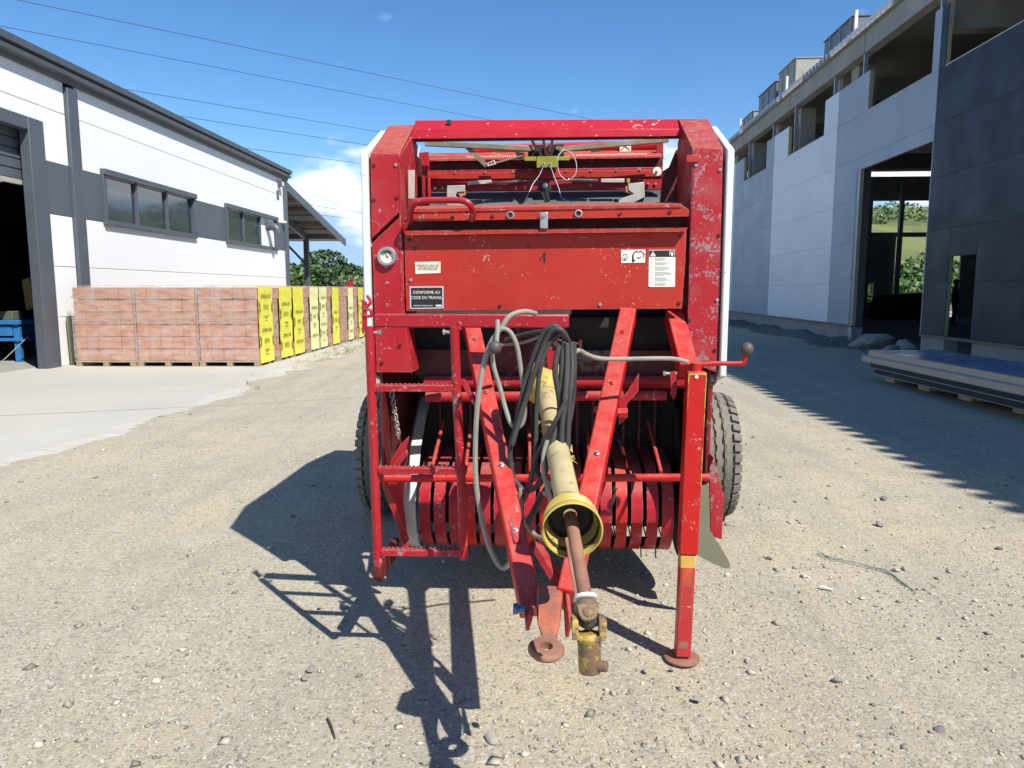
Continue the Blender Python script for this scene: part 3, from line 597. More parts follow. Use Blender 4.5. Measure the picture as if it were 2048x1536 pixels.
def rock_mesh(seed, sub=2, amp=.28, flat=.6):
    bm = bmesh.new(); bmesh.ops.create_icosphere(bm, subdivisions=sub, radius=1); r = random.Random(seed)
    pl = [(V((r.gauss(0, 1), r.gauss(0, 1), r.gauss(0, 1))).normalized(), r.uniform(.45, .85)) for _ in range(9)]
    for v in bm.verts:
        for nrm, d in pl:
            e = v.co.dot(nrm) - d
            if e > 0: v.co -= nrm * e
        v.co.z *= flat
    me = bpy.data.meshes.new('stone'); bm.to_mesh(me); bm.free(); return me
for i, (px, Y, s, lb) in enumerate(((1752, 17.9, .42, 'large dark boulder of rubble left in the gate opening'), (1722, 18.2, .34, 'dark rubble boulder beside the gate post'), (1810, 17.2, .30, 'rubble boulder near the right side of the gate'), (1780, 16.9, .2, 'low flat rubble lump at the gate threshold'))):
    me = rock_mesh(50 + i); me.materials.append(conc_pre); o = link('rubble_boulder', me, None, at(px, 690, Y), (0, 0, i), (s * 1.3, s, s)); o.location.z = s * .3; tag(o, lb, 'boulder', 'rubble in the gate')
# things seen through the openings
cg = thing('cage_trolley', 'wire cage trolley silhouetted in the far opening of the hall', 'trolley', (19.85, 36.6, .03))
for x in (0, .75):
    for y in (0, .6): MB().tube((x, y, 0), (x, y, 1.15), .03, 6).build('post', darkm, cg)
for z in (.15, .5, .85, 1.12): MB().tube((0, 0, z), (.75, 0, z), .022, 6).build('rail', darkm, cg)
for k in range(4): MB().tube((.15 * (k + 1), 0, .15), (.15 * (k + 1), 0, 1.12), .014, 5).build('wire', darkm, cg)
MB().prism([(.12, -.05, .35), (.72, -.05, .6), (.72, -.05, .95), (.12, -.05, .8)], (0, .05, 0)).build('panel', darkm, cg)
dkb = thing('tarp_heap', 'dark covered heap beside the cage trolley inside the hall', 'heap', (18.3, 34.5, .03)); MB().prism([(-1.3, 0, 0), (1.25, 0, 0), (1.25, 0, 1.1), (1.0, 0, 1.25), (-1.0, 0, 1.15)], (0, 1.2, 0)).build('cover', darkm, dkb, bevel=.08)
om = MB().tube((22.6, 41.2, 0), (22.6, 41.2, .95), .09, 8, .06); om.build('marker', plain('orange_plastic', (.75, .22, .03), .5)); om = bpy.data.objects['marker']; om.name = 'marker_post'; tag(om, 'orange marker post outside beyond the hall opening', 'post')
for i, (x, lb) in enumerate(((21.6, 'concrete fence post behind the far meadow, left one'), (24.4, 'concrete fence post behind the far meadow, right one'))):
    o = MB().prism([(x, 58, 0), (x + .15, 58, 0), (x + .15, 58, 1.8), (x, 58, 1.8)], (0, .15, 0)).build('fence_post', conc_pre); tag(o, lb, 'post', 'fence posts beyond the hall')
# person inside the door opening
def person(loc, rz):
    t = thing('person', 'person in dark navy jacket standing inside the narrow door opening', 'person', loc, rz)
    me = bpy.data.meshes.new('body')
    J = {'pel': (0, 0, .95, .13), 'sp': (0, 0, 1.15, .13), 'ch': (0, 0, 1.36, .15), 'nk': (0, -.01, 1.5, .06), 'hd': (0, -.02, 1.62, .09), 'ht': (0, -.01, 1.72, .08)}
    for s, n in ((-1, 'l'), (1, 'r')):
        J.update({'hip' + n: (.1 * s, 0, .88, .095), 'kn' + n: (.11 * s, -.02, .5, .065), 'an' + n: (.11 * s, .02, .09, .045), 'to' + n: (.12 * s, -.14, .04, .035),
                  'sh' + n: (.19 * s, 0, 1.41, .07), 'el' + n: (.24 * s, .03, 1.13, .05), 'wr' + n: (.22 * s, -.12, .93, .035), 'ha' + n: (.21 * s, -.17, .86, .04)})
    ks = list(J); E = [('pel', 'sp'), ('sp', 'ch'), ('ch', 'nk'), ('nk', 'hd'), ('hd', 'ht')]
    for n in 'lr': E += [('pel', 'hip' + n), ('hip' + n, 'kn' + n), ('kn' + n, 'an' + n), ('an' + n, 'to' + n), ('ch', 'sh' + n), ('sh' + n, 'el' + n), ('el' + n, 'wr' + n), ('wr' + n, 'ha' + n)]
    me.from_pydata([J[k][:3] for k in ks], [(ks.index(a), ks.index(b)) for a, b in E], [])
    o = link('body', me, t); o.modifiers.new('skin', 'SKIN')
    for i, k in enumerate(ks): me.skin_vertices[0].data[i].radius = (J[k][3], J[k][3]); me.skin_vertices[0].data[i].use_root = (i == 0)
    o.modifiers.new('sub', 'SUBSURF').levels = 2
    me.materials.append(mat('navy_clothes', (.02, .024, .045), .8)); MB().ball((0, 0, 1.68), .105, 12, (.9, 1, 1)).build('hair', blackm, t)
pp = at(1906, 650, 28.5); person((pp.x, pp.y, .03), R(70))

# ------------------------------------------------------------------ vegetation far away
tree('round_tree', 'grey green tree just right of the white hall corner', (-27.5, 95, 0), 6.6, 7, leaf_md, 1, group='trees behind the yard')
tree('round_tree', 'large dark green tree under the lean-to canopy', (-22.6, 97, 0), 7.0, 8.5, leaf_dk, 2, n=4200, group='trees behind the yard')
tree('round_tree', 'dark tree right of the canopy post', (-17.0, 98, 0), 6.2, 7, leaf_dk, 3, group='trees behind the yard')
tree('round_tree', 'dark green tree touching the left edge of the baler', (-12.0, 99, 0), 7.0, 7, leaf_dk, 4, group='trees behind the yard')
tree('round_tree', 'dark tree hidden mostly behind the baler', (-5, 100, 0), 6.4, 8, leaf_dk, 9, group='trees behind the yard')
tree('round_tree', 'green tree half hidden by the white hall end', (-33, 99, 0), 7.2, 8, leaf_dk, 10, group='trees behind the yard')
tree('willow_bush', 'silvery rounded bush in front of the dark trees', (-16.6, 78, 0), 3.2, 5, leaf_sv, 5, n=2600, size=.22, trunk=.1)
tree('green_bush', 'low bright green bush by the hall corner', (-20.9, 72, 0), 1.9, 4.4, leaf_lt, 6, n=1600, size=.22, trunk=.07)
tree('green_bush', 'bright green bush in front of the dark trees beside the baler', (-13.6, 80, 0), 2.6, 3.6, leaf_lt, 7, n=1600, size=.22, trunk=.07)
brl = thing('rusty_tank', 'reddish horizontal tank lying under the trees', 'tank', (-16.9, 60, 0)); MB().lathe((-1.1, 0, 1.15), (1, 0, 0), [(.2, 0), (.5, .05), (.55, .2), (.55, 1.9), (.5, 2.05), (.2, 2.1)], 20).build('shell', mat('dull_tank_red', (.26, .13, .1), .7, var=.2), brl)
for x in (-.7, .6): MB().box((x, -.3, 0), (x + .15, .3, .75)).build('stand', darkm, brl)
tm = thing('farm_trailer', 'teal farm implement parked far behind the pallets', 'implement', (-12.4, 60, 0)); MB().box((-1.1, 0, .9), (1.0, 1.2, 1.55)).build('hopper', mat('teal_paint', (.06, .20, .22), .5), tm, bevel=.05)
MB().box((-1.4, .1, 1.56), (1.2, 1.1, 1.66)).build('rim', MATS['teal_paint'], tm); MB().box((-.9, .3, 1.66), (-.5, .7, 2.1)).build('red_housing', red_hot, tm)
for x in (-.8, .8): MB().lathe((x, -.1, .42), (0, 1, 0), [(.2, 0), (.42, .02), (.42, .2), (.2, .22)], 16).build('wheel', tyre_d, tm)
# hillside bushes, one mass
bl = []
for i in range(170):
    x = rng.uniform(16, 75); y = rng.uniform(66, 82) if i < 105 else rng.uniform(95, 190); r = rng.uniform(.9, 2.3); bl.append(((x * (1 if y < 90 else 1.7), y, hill_z(x * (1 if y < 90 else 1.7), y) + r * .45), (r * 1.3, r * 1.2, r)))
tag(link('hillside_bushes', leaf_mesh('hillside_bushes', bl, 42000, .3, leaf_hill)), 'green bushes covering the slope seen through the hall openings', 'bushes', kind='stuff')
# grass tufts along the slab edge
gp = []; gf = []; gt = []
for c in range(130):
    y = rng.uniform(14.0, 22.5) if c < 124 else rng.uniform(9, 14); x = -3.98 + rng.uniform(-.25, .35) + .1 * math.sin(y * .9)
    for b in range(9):
        a = rng.uniform(0, 6.28); l = rng.uniform(.03, .11); q = V((x + rng.uniform(-.06, .06), y + rng.uniform(-.06, .06), .0)); d = V((math.cos(a), math.sin(a), 0)); n0 = len(gp)
        gp += [tuple(q - d.cross(V((0, 0, 1))) * .004), tuple(q + d.cross(V((0, 0, 1))) * .004), tuple(q + d * l * .6 + V((0, 0, l)))]; gf.append((n0, n0 + 1, n0 + 2)); gt += [rng.uniform(0, 1)] * 3
me = bpy.data.meshes.new('grass'); me.from_pydata(gp, [], gf); a_ = me.attributes.new('tint', 'FLOAT', 'POINT'); a_.data.foreach_set('value', np.array(gt, np.float32)); me.materials.append(grass_m)
tag(link('grass', me), 'thin dry grass along the concrete apron edge', 'grass', kind='stuff')

# ------------------------------------------------------------------ power lines
wire_m = plain('wire', (.03, .035, .05), .5)
def wire(p0, p1, sag, r, lb):
    p0, p1 = V(p0), V(p1); pts = [p0.lerp(p1, i / 24) - V((0, 0, sag * 4 * (i / 24) * (1 - i / 24))) for i in range(25)]
    tag(MB().path(pts, r, 5).build('power_line', wire_m), lb, 'wire', 'overhead power lines')
wires = [((35, 0), (1165, 235), 26, 46, 'uppermost power line, crossing from the top left corner to the baler'), ((0, 52), (965, 237), 27, 46, 'second power line, leaving the left edge above the hall roof'), ((230, 175), (760, 264), 30, 46, 'third power line, rising out of the hall roof'),
         ((345, 230), (780, 297), 32, 46, 'fourth power line, dark, just above the hall gutter'), ((495, 297), (760, 332), 34, 46, 'fifth power line, shortest, close to the hall gutter end'), ((560, 402), (800, 436), 60, 70, 'upper far wire passing beneath the clouds'), ((560, 420), (800, 449), 61, 72, 'lower far wire passing beneath the clouds')]
for (a, b, y0, y1, lb) in wires:
    p0 = at(*a, y0); p1 = at(*b, y1); d = p1 - p0; wire(p0 - d * .5, p1 + d * .9, .0, .011 if y0 < 50 else .016, lb)
wire(at(1700, 424, 80), at(1900, 436, 84), 0, .02, 'upper wire seen through the hall opening'); wire(at(1700, 441, 80), at(1900, 446, 84), 0, .02, 'lower wire seen through the hall opening')

# ================================================================== BALER
A3 = R(3.5); O = V((.125, 2.95, 0))
bal = thing('round_baler', 'red round baler with white side covers, drawbar, ladder and yellow driveshaft', 'baler', O, -A3)
lxv = V((math.cos(A3), -math.sin(A3), 0)); lyv = V((math.sin(A3), math.cos(A3), 0))
def B(px, py, ly):
    d = ray(px, py); o = V((0, 0, H)) - O; t = (ly - o.dot(lyv)) / d.dot(lyv); q = o + d * t; return V((q.dot(lxv), ly, q.z))
def loc(wp): q = V(wp) - O; return V((q.dot(lxv), q.dot(lyv), wp[2]))
def Ps(pts, ly): return [B(x, y, ly) for x, y in pts]
def plate(name, pts, ly, th, m, par=None, bevel=.002): return MB().prism(Ps(pts, ly), (0, th, 0)).build(name, m, par or bal, bevel)
def bt(name, pts, r, m, par=None, n=8, k=6): return MB().path(spl(pts, k), r, n).build(name, m, par or bal)
def pw(px, Y): return px * Y / F      # pixels to metres at a depth

# --- wheels
WL = 1.62; WR, WW = .385, .27
tyre_prof = [(.20, -.11), (.27, -.13), (.325, -.132), (.35, -.122), (.362, -.10), (.364, -.088), (.366, -.084), (.370, -.076), (.385, -.072), (.386, -.03), (.372, -.026), (.372, -.018), (.387, -.014), (.387, .014), (.372, .018), (.372, .026), (.386, .03), (.385, .072), (.370, .076), (.366, .084), (.364, .088), (.362, .10), (.35, .122), (.325, .132), (.27, .13), (.20, .11)]
def wheel(x, out_):
    wn = MB().lathe((x, WL, WR), (1, 0, 0), [(r, h) for r, h in tyre_prof], 60, False).build('wheel', tyre_m, bal)
    lug = MB()
    for i in range(38):
        a = 2 * math.pi * i / 38
        for s in (-1, 1):
            e = V((0, math.cos(a), math.sin(a))); tn = V((0, -math.sin(a), math.cos(a)))
            c = V((x + s * .118, WL, WR)) + e * .372; q = [c - tn * .022 + V((-s * .030, 0, 0)) + e * .014, c + tn * .022 + V((-s * .030, 0, 0)) + e * .014, c + tn * .020 + V((s * .016, 0, 0)) - e * .008, c - tn * .020 + V((s * .016, 0, 0)) - e * .008]
            lug.prism(q, -e * .03)
    lug.build('tread_lugs', tyre_m, wn, smooth=False)['kind'] = 'stuff'
    zz = MB()
    for i in range(60):
        a = 2 * math.pi * i / 60
        for k, off in enumerate((-.051, 0., .051)):
            e = V((0, math.cos(a), math.sin(a))); tn = V((0, -math.sin(a), math.cos(a))); sgn = 1 if i % 2 else -1
            c = V((x + off + sgn * .006, WL, WR)) + e * .382
            zz.prism([c - tn * .021 + V((-.017, 0, 0)), c + tn * .021 + V((-.017 - sgn * .004, 0, 0)), c + tn * .021 + V((.017 - sgn * .004, 0, 0)), c - tn * .021 + V((.017, 0, 0))], e * .008)
    zz.build('tread_blocks', tyre_m, wn, smooth=False)['kind'] = 'stuff'
    MB().lathe((x + out_ * .03, WL, WR), (out_, 0, 0), [(.21, -.1), (.21, .06), (.18, .07), (.15, .02), (.07, .03), (.06, .08), (.03, .085)], 24).build('rim', wheelwhite, wn)
wheel(.985, 1); wheel(-1.0, -1)
MB().tube((-.95, WL, WR), (.95, WL, WR), .045).build('axle', red_dark, bal)
# --- chamber
xl, xr = B(741, 308, 0).x, B(1446, 297, 0).x
xli, xri = B(801, 400, 0).x, B(1383, 400, 0).x
side_prof = [(.0, 1.06), (.0, 1.93), (.34, 2.085), (.8, 2.06), (1.5, 2.06), (2.1, 1.93), (2.35, 1.5), (2.3, .9), (1.9, .62), (1.25, .62), (1.0, .9), (.35, .98)]
# white side covers
oL, oR = B(722, 310, 0).x, B(1468, 297, 0).x
cv_l = MB().prism([(oL, y - .015, z) for y, z in side_prof], (.028, 0, 0)).build('side_cover', white_p, bal, bevel=.006)
cv_r = MB().prism([(oR - .028, y - .015, z) for y, z in side_prof], (.028, 0, 0)).build('side_cover', white_p, bal, bevel=.006)
inner = [(.02, .62), (.02, 1.90), (.3, 2.0), (.6, 1.97), (1.6, 1.95), (2.15, 1.8), (2.3, 1.4), (2.2, .8), (1.8, .5), (.9, .45), (.3, .55)]
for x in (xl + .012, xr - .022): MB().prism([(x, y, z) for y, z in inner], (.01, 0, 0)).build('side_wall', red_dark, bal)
MB().lathe((xl + .03, 1.35, 1.2), (1, 0, 0), [(.62, 0), (.62, xr - xl - .06)], 40).build('bale_chamber_drum', darkm, bal)
for k in range(10):
    a = R(200 - k * 25); MB().tube((xl + .03, 1.35 + .66 * math.cos(a), 1.2 + .66 * math.sin(a)), (xr - .03, 1.35 + .66 * math.cos(a), 1.2 + .66 * math.sin(a)), .07, 14).build('press_roller', darkm, bal)
MB().box((xl + .03, 1.9, .55), (xr - .03, 2.28, 1.78)).build('tailgate', red_frame, bal, bevel=.02)
MB().box((xl + .03, .9, .5), (xr - .03, 1.9, .58)).build('belly_plate', red_dark, bal)
# --- front columns
red_worn2 = mat('scratched_red_paint', (.37, .014, .02), .5, var=.1, vs=5, chip=(.30, .23, .24), camt=.175, cs=48, dirt=(.34, .09, .09), damt=.35, ds=7, edge=(.3, .22, .2), dust=.3, spec=.3)
colL = plate('left_column', [(741, 308), (799, 308), (801, 422), (743, 477)], 0, .16, red_worn2)
plate('lower_post', [(744, 486), (802, 431), (807, 520), (809, 626), (813, 660), (825, 745), (753, 745)], .002, .15, red_frame, colL)
colR = plate('right_column', [(1385, 298), (1446, 297), (1442, 520), (1436, 690), (1433, 745), (1374, 722), (1380, 480)], 0, .16, red_worn)
plate('latch_tab', [(1373, 310), (1399, 309), (1399, 324), (1373, 324)], -.012, .01, red_panel, colR)
def slope(p0, p1, q0, q1, ly1, m, name):
    a = [B(*p0, 0), B(*p1, 0)]; b = [B(*q1, ly1), B(*q0, ly1)]
    n = (a[1] - a[0]).cross(b[0] - a[0]).normalized() * .02
    if n.z > 0: n = -n
    return MB().prism(a + b, n).build(name, m, bal, .002)
slope((741, 307), (799, 307), (777, 251), (829, 249), .36, red_panel, 'left_shoulder'); slope((1385, 297), (1446, 296), (1357, 237.5), (1416, 237.5), .34, red_frame, 'right_shoulder')
for (px0, x_, sgn) in ((801, xli, -1), (1383, xri, 1)):
    MB().prism([(x_, .0, 1.30), (x_, .0, 1.92), (x_, .3, 2.06), (x_, .38, 2.03), (x_, .30, 1.30)], (.006 * sgn, 0, 0)).build('column_cheek', red_frame, bal)
plate('steel_strap', [(816, 340), (829, 340), (829, 398), (816, 398)], .10, .006, zinc)
# --- top crossbar, folded sheet
p = [B(831, 240.5, .36), B(1359, 238, .36), B(1366, 258, .27), B(825, 260, .27)]; q = [B(825, 260, .27), B(1366, 258, .27), B(1369, 272, .265), B(821, 278, .265)]
bar = MB(); bar.prism(p, V((0, .01, -.014))); bar.prism([p[3] + V((0, 0, -.001)), p[2] + V((0, 0, -.001)), q[2], q[3]], V((0, .012, 0)))
tb = bar.build('top_crossbar', red_frame, bal, .002)
tb.data.materials[0] = mat('crossbar_red_paint', (.42, .014, .024), .4, var=.06, chip=(.7, .6, .55), camt=.10, cs=45, spec=.35)
MB().box((xli - .02, .37, 2.05), (xri + .02, .40, 2.075)).build('top_rear_rail', red_dark, bal)
MB().lathe(B(898, 248, .315) + V((0, -.003, .006)), (0, -.85, .5), [(.012, 0), (.012, .004)], 12).build('bolt_hole', ink, tb)
DM = .32
def Bm(px, py, ly): return B(px, py, ly + DM)
def platem(name, pts, ly, th, m, par=None, bevel=.002): return plate(name, pts, ly + DM, th, m, par, bevel)
# --- twine mechanism behind the opening
platem('mechanism_plate', [(852, 314), (1326, 309), (1326, 341), (852, 345)], .50, .01, red_dark)
ov = MB(); ov.prism([Bm(856, 319, .46), Bm(1324, 312, .46), Bm(1318, 300, .60), Bm(862, 306, .60)], V((0, 0, -.008))); ov.build('mechanism_shelf', red_panel, bal)
mp_ = platem('mechanism_front', [(858, 341), (1326, 334), (1326, 378), (858, 383)], .44, .012, red_frame)
platem('fold_strip', [(858, 346), (1326, 339), (1326, 353), (858, 359)], .432, .006, red_panel, mp_)
platem('slot_strip', [(1020, 359.5), (1110, 358.2), (1110, 360), (1020, 361.4)], .437, .002, ink, mp_)
for px in (910, 970, 1026, 1080, 1132, 1182, 1232, 1280): MB().lathe(Bm(px, 345 - (px - 910) * .015, .431), (0, -1, 0), [(.006, 0), (.005, .004)], 8).build('rivet', steel, mp_)
for px, py in ((871, 376), (886, 376), (1296, 368), (1311, 368), (999, 376), (1181, 371)): MB().lathe(Bm(px, py, .44), (0, -1, 0), [(.008, 0), (.007, .008)], 6).build('bolt', rod, mp_)
platem('side_bracket', [(838, 305), (857, 303), (858, 410), (840, 410)], .40, .03, red_frame); platem('hinge_edge', [(855, 340), (860, 340), (861, 405), (855, 405)], .385, .012, red_hot)
MB().tube(Bm(940, 302, .62), Bm(1322, 291, .62), .029, 18).build('pivot_tube', red_hot, bal)
platem('tube_bracket', [(1313, 284), (1327, 284), (1327, 318), (1313, 318)], .52, .02, red_frame)
platem('tube_label', [(1239, 290), (1262, 288), (1262, 303), (1239, 304)], .578, .004, cream)
platem('label_triangle', [(1241, 301), (1250, 291), (1260, 300), (1258, 300), (1250, 293), (1243, 301)], .576, .001, ink)
tee = MB()
for a, b in (((932, 315), (1034, 313.5)), ((1152, 311.5), (1294, 309))):
    n = int((b[0] - a[0]) / 4)
    for i in range(n):
        f = i / n; c = Bm(a[0] + (b[0] - a[0]) * f, a[1] + (b[1] - a[1]) * f, .50); tee.box(c + V((0, 0, -.006)), c + V((.006, .02, .006)))
tee.build('knotter_teeth', cream, bal, smooth=False)
MB().beam(Bm(850, 287, .33), Bm(1064, 297.5, .33), .016, .024).build('twine_arm', rod, bal, .002); MB().beam(Bm(1118, 299, .33), Bm(1337, 279, .33), .016, .024).build('twine_arm', rod, bal, .002)
MB().beam(Bm(935, 295, .34), Bm(974, 332, .34), .012, .022).build('twine_lever', rod, bal); MB().tube(Bm(972, 331, .335), Bm(1046, 312, .335), .005, 8).build('twine_lever', rod, bal)
tk = MB()
for (a, b) in (((975, 327), (988, 322)), ((976, 332), (990, 328))): tk.tube(Bm(*a, .33), Bm(*b, .33), .004, 6)
tk.tube(Bm(975, 326, .33), Bm(976, 333, .33), .004, 6).tube(Bm(988, 321, .33), Bm(990, 329, .33), .004, 6).build('turnbuckle', zinc, bal)
platem('arm_plate', [(985, 293), (1010, 293), (1010, 304), (985, 302)], .35, .006, zinc); platem('arm_plate', [(1182, 296), (1203, 293), (1203, 302), (1182, 305)], .35, .006, zinc)
platem('arm_plate', [(1030, 304), (1048, 305), (1048, 318), (1036, 318)], .34, .012, rod)
for a, b in (((1063, 278), (1075, 303)), ((1086, 276), (1093, 312)), ((1106, 276), (1099, 305))): MB().beam(Bm(*a, .32), Bm(*b, .32), .02, .012).build('hanger', red_dark, bal)
platem('pivot_block', [(1056, 290), (1128, 288), (1128, 312), (1056, 314)], .36, .04, darkm)
for px, py in ((1066, 297), (1093, 292), (1116, 297)): MB().lathe(Bm(px, py, .355), (0, -1, 0), [(.012, 0), (.010, .012)], 8).build('nut', rod, bal)
gb = platem('twine_guide', [(1073, 313), (1115, 312), (1115, 335), (1073, 336)], .28, .005, olive); platem('guide_wing', [(1049, 313), (1072, 313), (1072, 322), (1049, 322)], .285, .005, olive, gb); platem('guide_wing', [(1116, 313), (1139, 312), (1139, 321), (1116, 321)], .285, .005, olive, gb)
for px in (1087, 1100): MB().lathe(Bm(px, 330, .278), (0, -1, 0), [(.0095, 0), (.0095, .008), (.006, .009), (.005, .002)], 14, False).build('eyelet', ink_g, gb)
def spring(a, b, ly, r):
    a, b = Bm(*a, ly), Bm(*b, ly); d = b - a; n = 22; pts = []
    for i in range(n * 8 + 1):
        t = 2 * math.pi * i / 8; pts.append(a + d * (i / (n * 8)) + V((0, math.cos(t) * r, math.sin(t) * r)))
    o = MB().path(pts, .0019, 5).build('tension_spring', steel, bal); MB().tube(a, b, r * .62, 8).build('spring_core', darkm, o); return o
spring((986, 367), (1045, 362), .40, .0075); spring((1136, 360), (1195, 361), .40, .0075)
MB().tube(Bm(1045, 362, .40), Bm(1076, 360, .40), .002, 5).build('spring_wire', steel, bal); MB().tube(Bm(1108, 360.5, .40), Bm(1136, 360, .40), .002, 5).build('spring_wire', steel, bal)
platem('spring_link', [(934, 362), (983, 359.5), (983, 367), (935, 370)], .395, .008, zinc); platem('spring_link', [(1202, 357), (1249, 357), (1249, 365), (1202, 365)], .395, .008, zinc)
platem('spring_link', [(1253, 357), (1260, 357), (1260, 366), (1253, 366)], .39, .012, olive)
for pts, m in (([(894, 371), (930, 370), (930, 383), (914, 384), (911, 392), (946, 412), (893, 411)], zinc), ([(1256, 367), (1288, 364), (1290, 394), (1262, 408), (1230, 412), (1244, 396), (1268, 388), (1257, 380)], zinc)):
    platem('twine_finger', pts, .36, .007, m)
platem('wear_shoe', [(914, 385), (931, 380), (931, 390), (921, 395)], .365, .02, orange_r); platem('wear_shoe', [(1251, 372), (1255, 372), (1258, 381), (1270, 384), (1264, 389), (1251, 384)], .365, .02, orange_r)
MB().lathe(Bm(1313, 344, .38), (.1, -1, .05), [(.012, -.01), (.0205, -.008), (.0205, .015), (.006, .017)], 20).build('twine_roller', label_w, bal); MB().lathe(Bm(1313, 344, .362), (.1, -1, .05), [(.007, 0), (.006, .006)], 10).build('roller_pin', rust, bal)
zb1, zb0 = Bm(1090, 376, .44).z, Bm(1090, 416, .44).z; MB().tube((xli - .03, .56 + DM, zb1 - .13), (xri + .03, .56 + DM, zb1 - .13), .13, 36).build('belt_roll', beltm, bal)
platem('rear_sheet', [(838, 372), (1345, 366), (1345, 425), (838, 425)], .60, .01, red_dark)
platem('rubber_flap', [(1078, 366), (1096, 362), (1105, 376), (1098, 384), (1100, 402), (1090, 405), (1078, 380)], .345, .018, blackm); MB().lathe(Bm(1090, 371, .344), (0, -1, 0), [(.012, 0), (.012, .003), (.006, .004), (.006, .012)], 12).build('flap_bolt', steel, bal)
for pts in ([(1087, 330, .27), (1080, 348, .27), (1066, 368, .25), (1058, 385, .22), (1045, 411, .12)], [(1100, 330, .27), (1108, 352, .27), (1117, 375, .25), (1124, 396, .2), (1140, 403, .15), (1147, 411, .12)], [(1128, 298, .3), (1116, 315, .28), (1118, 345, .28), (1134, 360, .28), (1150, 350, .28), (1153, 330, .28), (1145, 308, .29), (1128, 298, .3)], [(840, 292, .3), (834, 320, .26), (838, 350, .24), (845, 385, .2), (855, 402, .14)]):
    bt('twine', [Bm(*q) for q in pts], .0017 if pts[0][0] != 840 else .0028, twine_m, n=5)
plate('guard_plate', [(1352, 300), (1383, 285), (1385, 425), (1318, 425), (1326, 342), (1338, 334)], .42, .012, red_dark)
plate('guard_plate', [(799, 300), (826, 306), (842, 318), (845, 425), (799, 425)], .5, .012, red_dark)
# --- tray and front panel
tr_ = MB(); tr_.prism(Ps([(807, 443), (813, 430), (828, 419), (1364, 410), (1378, 419), (1378, 433)], -.03), (0, .012, 0)); tr_.prism([B(828, 419, -.03), B(1364, 410, -.03), B(1362, 403, .14), B(834, 412, .14)], V((0, 0, -.006)))
tr_ = tr_.build('twine_tray', red_panel, bal, .0015)
MB().prism(Ps([(828, 417.6), (1364, 408.6), (1364, 414), (828, 424)], -.035), (0, .004, 0)).build('tray_edge', red_panel, tr_)
plate('tray_recess', [(808, 440), (1376, 432), (1374, 466), (808, 474)], .12, .01, red_dark)
pan = plate('front_panel', [(808, 466), (1373, 459), (1371, 520), (1364, 617.5), (812, 622.5)], 0.0, .012, red_panel)
lp = MB(); lp.prism(Ps([(807, 461), (1375, 455), (1371, 463), (812, 470)], -.036), (0, .004, 0)); lp.prism([B(807, 461, -.036), B(1375, 455, -.036), B(1373, 457, .02), B(808, 463, .02)], V((0, 0, -.003))); lp.build('panel_lip', red_panel, pan)
hd = bt('grab_handle', [B(821, 441, -.035), B(820, 424, -.06), B(829, 407, -.085), B(848, 401.5, -.085), B(890, 400.5, -.085), B(922, 401, -.085), B(938, 408, -.085), B(946, 424, -.06), B(943, 440, -.035)], .0125, red_pink, n=12)
for px in (823, 942): MB().lathe(B(px, 437, -.034), (0, -1, 0), [(.007, 0), (.006, .006)], 8).build('bolt', steel, hd)
plate('latch_plate', [(1080, 424), (1096, 424), (1096, 457), (1080, 457)], -.045, .004, steel); MB().lathe(B(1088, 430, -.046), (0, -1, 0), [(.008, 0), (.007, .008)], 10).build('latch_bolt', steel, bal)
for px, py in ((1021, 430), (1157, 427)):
    o = MB().lathe(B(px, py, -.03), (0, -1, 0), [(.015, 0), (.015, .008), (.010, .009), (.009, .002)], 16).build('lock_boss', steel, bal); MB().lathe(B(px, py, -.031), (0, -1, 0), [(.009, 0), (.009, .002)], 12).build('lock_core', red_dark, o)
for px, py, r in ((830, 497, .008), (1056, 492, .005)): MB().lathe(B(px, py, .0), (0, -1, 0), [(r, 0), (r, .0015)], 12).build('hole', ink, pan)
plate('key_slot', [(1087, 505), (1091, 505), (1091, 524), (1087, 524)], -.0015, .001, ink, pan); plate('key_slot_scratch', [(1079, 520), (1086, 508), (1087, 510), (1081, 521)], -.0015, .001, ink, pan)
# labels
RX = (R(90), 0, 0)
lb1 = plate('notice_label', [(830, 524), (881, 523), (881, 546), (831, 548)], -.002, .0015, cream, pan, 0)
for i, s in enumerate(('DEFENSE DE CIRCULER', 'AVEC BALLE SUR LES', 'ROUTES PUBLIQUES')): text('lettering', s, .0092, ink_g, lb1, B(855.5, 530.5 + i * 4, -.0026), RX, sx=.95)
lb2 = plate('rating_plate', [(819, 573), (887, 572.5), (887, 617), (820, 618)], -.003, .0025, silver, pan, 0); plate('plate_face', [(821.5, 575.5), (884.5, 575), (884.5, 614.5), (822.5, 615.5)], -.0037, .0006, ink, lb2, 0)
text('lettering', 'CONFORME AU', .0168, label_w, lb2, B(853, 585, -.0042), RX, sx=.92); text('lettering', 'CODE DU TRAVAIL', .0168, label_w, lb2, B(853, 595.5, -.0042), RX, sx=.86)
text('lettering', 'ANNEE DE FABRICATION', .0068, label_w, lb2, B(846, 611.5, -.0042), RX); plate('year_field', [(871.5, 609.5), (883, 609.5), (883, 613), (871.5, 613)], -.0042, .0004, label_w, lb2, 0)
for px, py in ((822, 575.5), (884.5, 575), (884.5, 615), (823, 615.8)): MB().lathe(B(px, py, -.0035), (0, -1, 0), [(.003, 0), (.0025, .002)], 8).build('rivet', silver, lb2)
lb3 = plate('pictogram_label', [(1242, 500), (1291, 499), (1290, 525.5), (1242.5, 526)], -.002, .0015, label_w, pan, 0)
